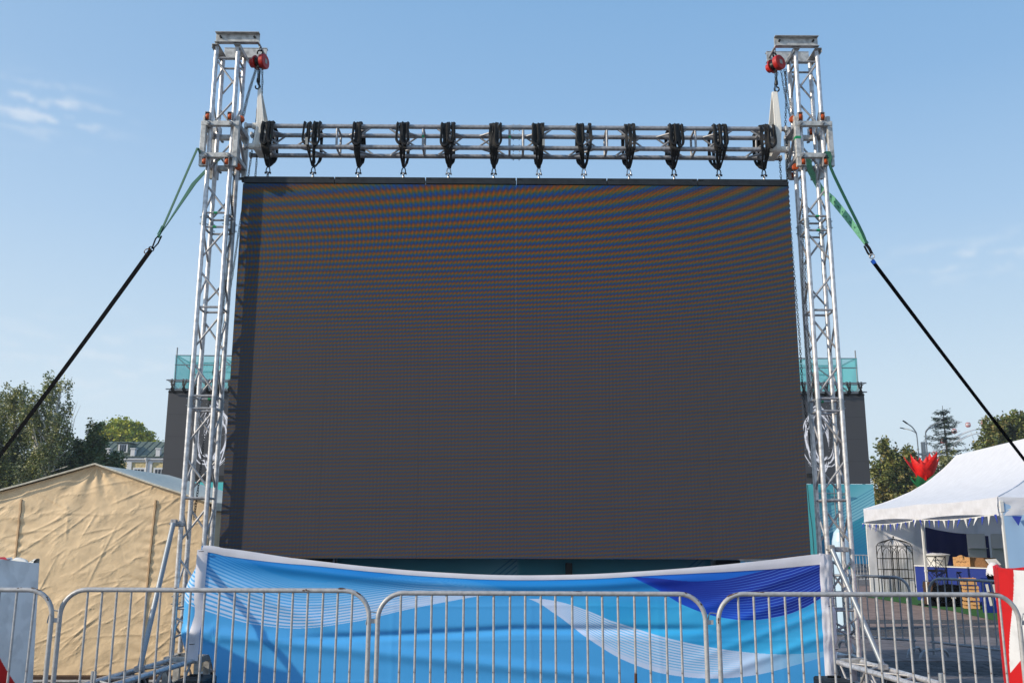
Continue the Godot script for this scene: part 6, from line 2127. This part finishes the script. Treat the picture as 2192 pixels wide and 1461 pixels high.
	part("flat_roof", boxed(Vector3(0, 12.93, 0), Vector3(6.5, 0.2, 6.5), 0.03), M.roof_seam, b2)


# ---------------------------------------------------------------- things at a distance on the right
func distance() -> void:
	var o := thing("ferris_wheel", "white ferris wheel with two reddish cabins showing above the trees", "ferris wheel", Vector3(129.8, 0, -240))
	var hub := Vector3(0, 15.3, 0)
	var rr := 14.8
	for z: float in [0.9, -0.9]:
		for r: float in [rr, rr - 1.1]:
			var q := MB.new()
			q.tube(ring_path(r, 72, Transform3D(Basis.IDENTITY, hub + Vector3(0, 0, z))), 0.16, 6, false, [], true)
			part("rim", q, M.wheel_white, o)
	for k in 24:
		var a := TAU * k / 24.0 + 0.02
		var d := Vector3(cos(a), sin(a), 0)
		part("spoke", bar(hub, hub + d * rr, 0.07, 5), M.wheel_white, o)
		part("cross_bar", bar(hub + d * rr + Vector3(0, 0, 0.9), hub + d * rr - Vector3(0, 0, 0.9), 0.08, 5), M.wheel_white, o)
		if d.y > 0.45:
			var c := hub + d * (rr + 1.65)
			var q := MB.new()
			q.lathe([Vector2(0.0, -0.72), Vector2(0.4, -0.66), Vector2(0.68, -0.3), Vector2(0.68, -0.12)], 14, Transform3D(Basis.IDENTITY, c))
			q.lathe([Vector2(0.68, 0.34), Vector2(0.42, 0.64), Vector2(0.0, 0.72)], 14, Transform3D(Basis.IDENTITY, c))
			var cab := part("cabin", q, M.cabin_red, o)
			var ps := MB.new()
			for n in 6:
				var an := TAU * n / 6
				ps.tube([c + Vector3(cos(an) * 0.66, -0.15, sin(an) * 0.66), c + Vector3(cos(an) * 0.66, 0.36, sin(an) * 0.66)], 0.05, 5)
			ps.tube([c + Vector3(0, -0.6, 0), c + Vector3(0, 0.7, 0)], 0.09, 6)
			part("frame", ps, M.cabin_red, cab)
			var wn := MB.new()
			wn.lathe([Vector2(0.6, -0.14), Vector2(0.6, 0.35)], 14, Transform3D(Basis.IDENTITY, c))
			part("window_band", wn, M.wheel_white, cab)
	for z: float in [2.2, -2.2]:
		for s: float in [-1.0, 1.0]:
			part("support", bar(hub + Vector3(0, 0, z * 0.5), Vector3(s * 6.0, 0, z * 1.6), 0.3, 8), M.wheel_white, o)
	part("axle", bar(hub + Vector3(0, 0, 1.6), hub - Vector3(0, 0, 1.6), 0.5, 10), M.wheel_white, o)

	var l := thing("street_lamp", "grey street lamp pole with four curved arms beside the conifer", "street lamp", Vector3(20.03, 0, -35))
	var q := MB.new()
	q.tube([V0, Vector3(0, 3.0, 0), Vector3(0, 5.95, 0)], 0.1, 12, true, [0.15, 0.125, 0.10])
	part("pole", q, M.lamp_grey, l)
	q = MB.new()
	q.tube([Vector3(0, 5.32, 0), Vector3(0, 5.42, 0)], 0.14, 12)
	q.box(Vector3(0, 5.37, 0), Vector3(0.6, 0.10, 0.06), 0.01)
	q.box(Vector3(0, 5.37, 0), Vector3(0.06, 0.10, 0.5), 0.01)
	part("collar", q, M.lamp_grey, l)
	var arms := [[Vector3(-0.29, 4.85, 0.06), Vector3(-0.29, 6.2, 0.06), Vector3(-0.36, 6.45, 0.1), Vector3(-0.58, 6.66, 0.25), Vector3(-0.92, 6.80, 0.5)], [Vector3(-0.17, 4.95, -0.2), Vector3(-0.17, 6.2, -0.2), Vector3(-0.20, 6.45, -0.3), Vector3(-0.28, 6.62, -0.7), Vector3(-0.36, 6.72, -1.1)], [Vector3(0.06, 4.85, 0.22), Vector3(0.06, 6.2, 0.22), Vector3(0.10, 6.5, 0.32), Vector3(0.25, 6.72, 0.8), Vector3(0.42, 6.84, 1.3)], [Vector3(0.20, 4.95, -0.06), Vector3(0.20, 6.2, -0.06), Vector3(0.26, 6.45, -0.12), Vector3(0.5, 6.64, -0.3), Vector3(0.9, 6.76, -0.6)]]
	for a: Array in arms:
		q = MB.new()
		q.tube(smooth_path(a, 5), 0.028, 8)
		var am := part("arm", q, M.lamp_grey, l)
		var e: Vector3 = a[4]
		var d := (a[4] - a[3] as Vector3).normalized()
		q = MB.new()
		q.box(e + d * 0.14, Vector3(0.09, 0.045, 0.36), 0.015, Basis.looking_at(d, Vector3.UP))
		part("lamp_head", q, M.steel_dark, am)

	var t := thing("tulip_decoration", "big red fabric tulip with green leaves standing behind the white tent", "decoration", Vector3(13.2, 0, -20))
	q = MB.new()
	q.tube([V0, Vector3(0, 2.95, 0)], 0.05, 8)
	part("stem", q, M.sepal, t)
	var petal := func(a: float, h: float, w: float, tilt: float, base: Vector3, m: Material, nm: String, tipc: float) -> void:
		var qq := MB.new()
		var d := Vector3(cos(a), 0, sin(a))
		var sd := Vector3(-sin(a), 0, cos(a))
		var f := func(u: float, v: float) -> Vector3:
			var s := (u - 0.5) * 2.0
			var ww := w * pow(sin(PI * (0.10 + 0.82 * v)), 0.75) * (1.0 - 0.92 * pow(v, 5.0))
			var out := 0.05 + 0.30 * sin(v * 1.7) + tilt * v * v - 0.13 * s * s * ww / w
			return base + d * out + sd * (s * ww) + Vector3(0, h * v + 0.02 * sin(s * 5.0 + v * 7.0 + a * 3.0) + tipc * v * v * v, 0)
		qq.sheet(10, 16, f, d)
		part(nm, qq, m, t)
	for k in 7:
		petal.call(TAU * k / 7 + 0.35, 0.80 + 0.14 * sin(k * 2.3), 0.25, 0.14 + 0.13 * sin(k * 1.9), Vector3(0.03, 3.12, 0), M.petal, "petal", 0.06)
	for k in 4:
		petal.call(TAU * k / 4 + 0.1, 0.78, 0.2, -0.06 + 0.08 * sin(k * 2.7), Vector3(0.03, 3.16, 0), M.petal, "petal", 0.05)
	for k in 5:
		petal.call(TAU * k / 5 + 1.2, 0.50, 0.20, 0.06, Vector3(0.0, 2.86, 0), M.sepal, "leaf", 0.03)
	var ls := thing("light_string", "string of tiny white bulbs between the tulip and the conifer", "string lights", Vector3(13.3, 3.80, -20.3))
	q = MB.new()
	var way := []
	for k in 13:
		var f := k / 12.0
		way.append(Vector3(1.4 * f, -0.14 * f - 0.1 * sin(PI * f), -0.6 * f))
	q.tube(way, 0.006, 5)
	part("wire", q, M.black, ls)
	for k in 13:
		q = MB.new()
		q.lathe([Vector2(0, -0.022), Vector2(0.02, -0.008), Vector2(0.02, 0.008), Vector2(0, 0.022)], 6, Transform3D(Basis.IDENTITY, way[k]))
		part("bulb", q, M.pole_white, ls)
	# pale inflatable column behind the right tower
	var nf := thing("inflatable_column", "pale blue inflatable column with small red and green marks behind the right tower", "inflatable", Vector3(5.46, 0, -6.0))
	q = MB.new()
	q.lathe([Vector2(0.17, 0.0), Vector2(0.175, 0.6), Vector2(0.17, 1.2), Vector2(0.155, 1.42), Vector2(0.12, 1.56), Vector2(0.06, 1.63), Vector2(0.0, 1.65)], 20)
	part("body", q, M.inflate, nf)
	for k in 9:
		var a := 0.5 + 0.45 * sin(k * 2.1) + 0.5
		var p := Vector3(cos(a) * 0.168, 0.6 + k * 0.1, sin(a) * 0.168)
		part("mark", boxed(p, Vector3(0.05, 0.045, 0.02), 0.006, Basis(Vector3.UP, -a + PI / 2)), [M.red_paint, M.green_tape, M.blue_tag][k % 3], nf)


# ---------------------------------------------------------------- what shows under the screen
func under_screen() -> void:
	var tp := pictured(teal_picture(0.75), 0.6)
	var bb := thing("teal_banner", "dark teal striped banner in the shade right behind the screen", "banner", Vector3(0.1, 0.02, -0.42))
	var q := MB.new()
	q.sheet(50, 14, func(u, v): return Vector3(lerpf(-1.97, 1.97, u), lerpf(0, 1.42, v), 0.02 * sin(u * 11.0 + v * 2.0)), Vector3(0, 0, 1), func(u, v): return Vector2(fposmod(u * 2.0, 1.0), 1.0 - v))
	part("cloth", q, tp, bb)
	for s: float in [-1.0, 1.0]:
		part("side_pole", bar(Vector3(s * 1.98, 0, -0.03), Vector3(s * 1.98, 1.44, -0.03), 0.018, 8), M.alu_dull, bb)
	var fc := thing("flight_case", "black flight case behind the banner under the screen's left part", "case", Vector3(-2.15, 0, -0.5))
	part("body", boxed(Vector3(0, 0.66, 0), Vector3(0.54, 1.2, 0.42), 0.01), M.black, fc)
	for s: float in [-1.0, 1.0]:
		part("edge_rail", boxed(Vector3(s * 0.265, 0.66, 0.208), Vector3(0.022, 1.2, 0.012), 0.002), M.alu_dull, fc)
		part("castor", bar(Vector3(s * 0.2, 0.03, 0.1), Vector3(s * 0.2, 0.03, 0.14), 0.03, 10), M.black, fc)
	var am := thing("black_amplifier", "small black equipment box under the right part of the screen", "equipment box", Vector3(2.24, 0, -0.5))
	part("body", boxed(Vector3(0, 0.63, 0), Vector3(0.26, 1.25, 0.3), 0.01), M.black, am)
	part("handle", bar(Vector3(-0.05, 1.27, 0.05), Vector3(0.05, 1.27, 0.05), 0.01, 6), M.steel_dark, am)
	var ps := thing("support_post", "short black post standing behind the banner under the screen's middle", "post", Vector3(0.56, 0, -0.28))
	part("shaft", boxed(Vector3(0, 0.62, 0), Vector3(0.07, 1.2, 0.06), 0.004), M.black_metal, ps)
	part("foot", boxed(Vector3(0, 0.012, 0), Vector3(0.3, 0.02, 0.3), 0.003), M.black_metal, ps)
	for k in 4:
		var s: float = [-1.0, 1.0][k / 2]
		var bw := thing("ballast_weight", "black ballast weight on the ground, %s beside the %s tower's foot" % [["outer one", "inner one"][k % 2], ["left", "right"][k / 2]], "ballast", Vector3(s * (3.55 if k % 2 == 0 else 2.92), 0, 0.7), 0.0, "ballast weights at the towers")
		part("block", boxed(Vector3(0, 0.11, 0), Vector3(0.26, 0.22, 0.42), 0.015), M.black, bw)
		part("handle", bar(Vector3(-0.06, 0.24, 0), Vector3(0.06, 0.24, 0), 0.012, 6), M.steel_dark, bw)


# ---------------------------------------------------------------- ground
func paving() -> void:
	var q := MB.new()
	q.quad(Vector3(-600, 0, 120), Vector3(600, 0, 120), Vector3(600, 0, -700), Vector3(-600, 0, -700))
	struct("ground", q, M.ground)
	q = MB.new()
	q.quad(Vector3(2.4, 0.004, 1.8), Vector3(14, 0.004, 1.8), Vector3(14, 0.004, -8.0), Vector3(2.4, 0.004, -8.0))
	var bed := struct("pavement", q, M.joint)
	var r := RandomNumberGenerator.new()
	r.seed = 77
	var shapes := {}
	var stone := func(nm: String, x: float, z: float, w: float, d: float, m: Material) -> void:
		var key := "%s_%d" % [nm, r.randi() % 4]
		if not shapes.has(key):
			shapes[key] = boxed(V0, Vector3(w, 0.03, d), 0.004 if nm == "slab" else 0.012).mesh()
		var p := part(nm, shapes[key], m, bed, Vector3(x, 0.003 + r.randf_range(-0.002, 0.002), z))
		p.rotation = Vector3(r.randf_range(-0.004, 0.004), r.randf_range(-0.01, 0.01) if nm != "slab" else 0.0, r.randf_range(-0.004, 0.004))
	# large slabs, then a band of setts, then slabs again
	for k in 3:
		for i in 9:
			stone.call("slab", 3.0 + i * 1.2 + (0.6 if k % 2 else 0.0), 1.25 - k * 0.92 + 0.02, 1.192, 0.912, M.slab if (i + k) % 3 else M.slab_b)
	for row in 6:
		for i in 30:
			var off := 0.16 if row % 2 else 0.0
			stone.call("sett", 2.6 + off + i * 0.315, -0.965 - row * 0.213, 0.302, 0.198, M.cobble if r.randf() < 0.6 else M.cobble_b)
	for k in 3:
		for i in 9:
			stone.call("slab", 3.0 + i * 1.2 + (0.6 if k % 2 else 0.0), -2.64 - k * 0.92, 1.192, 0.912, M.slab if (i + k) % 3 else M.slab_b)
	q = MB.new()
	for e: Array in [[-4.92, 8], [-7.08, 4]]:
		for row in int(e[1]):
			for i in 34:
				var x := 2.6 + i * 0.33 + (0.16 if row % 2 else 0.0) + r.randf_range(-0.01, 0.01)
				q.box(Vector3(x, 0.004 + r.randf_range(-0.003, 0.003), e[0] - 0.1 - row * 0.2), Vector3(0.31, 0.03, 0.182), 0.01)
	var far := part("far_setts", q, M.cobble, bed)
	far.set_meta("kind", "stuff")
	q = MB.new()
	q.box(Vector3(8.2, 0.008, -6.78), Vector3(11.6, 0.02, 0.56), 0.004)
	part("kerb_band", q, M.pink, bed)
	q = MB.new()
	q.quad(Vector3(2.4, 0.008, -8.0), Vector3(20, 0.008, -8.0), Vector3(20, 0.008, -20.0), Vector3(2.4, 0.008, -20.0))
	struct("path", q, M.pink)


# ---------------------------------------------------------------- all of it
func _ready() -> void:
	rng.seed = 4
	var cam := Camera3D.new()
	cam.name = "camera"
	cam.position = Vector3(-0.1073, 1.5, 9.637)
	cam.rotation = Vector3(0.2056, -0.0069, 0.0032)
	cam.fov = 40.367
	cam.near = 0.05
	cam.far = 900.0
	add_child(cam)
	cam.current = true
	var env := Environment.new()
	env.background_mode = Environment.BG_SKY
	var sm := PanoramaSkyMaterial.new()
	sm.panorama = ImageTexture.create_from_image(sky_picture())
	sm.energy_multiplier = 1.0
	var sky := Sky.new()
	sky.sky_material = sm
	env.sky = sky
	env.tonemap_mode = Environment.TONE_MAPPER_LINEAR
	env.tonemap_exposure = 1.03
	env.ambient_light_source = Environment.AMBIENT_SOURCE_SKY
	env.sdfgi_enabled = true
	env.ssao_enabled = true
	env.ssil_enabled = true
	env.fog_enabled = true
	env.fog_density = 0.0006
	env.fog_light_color = Color(0.80, 0.87, 0.93)
	var we := WorldEnvironment.new()
	we.name = "world"
	we.environment = env
	add_child(we)
	var sun := DirectionalLight3D.new()
	sun.name = "sun"
	var alt := deg_to_rad(25.0)
	var az := deg_to_rad(70.0)
	var to_sun := Vector3(-cos(alt) * sin(az), sin(alt), cos(alt) * cos(az))
	sun.basis = Basis.looking_at(-to_sun, Vector3.UP)
	sun.light_color = Color(1.0, 0.94, 0.85)
	sun.light_energy = 1.4
	sun.light_angular_distance = 0.9
	sun.shadow_enabled = true
	add_child(sun)

	make_materials()
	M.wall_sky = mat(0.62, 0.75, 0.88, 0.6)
	M.scrim_solid = mat(0.25, 0.66, 0.66, 0.7)
	paving()
	building()
	stage()
	trees()
	tan_tent()
	white_tent()
	build_rig()
	guys()
	banner()
	under_screen()
	distance()
	barriers()
	cover("white cloth-covered block with leaf-shade dapples painted on, dirty patches and a red-edged top at the far left", Vector3(-4.90, 0, 1.22), 0.86, 1.1, 0.62, 1.26, 0.09, pictured(stripe_picture(true), 0.5), M.white_cover, 2)
	cover("red and white cloth-covered block with a red rim at the right edge", Vector3(4.757, 0, 1.318), -0.4, 1.02, 0.5, 1.235, 0.0, pictured(stripe_picture(false), 0.5), M.red_cover, 3)
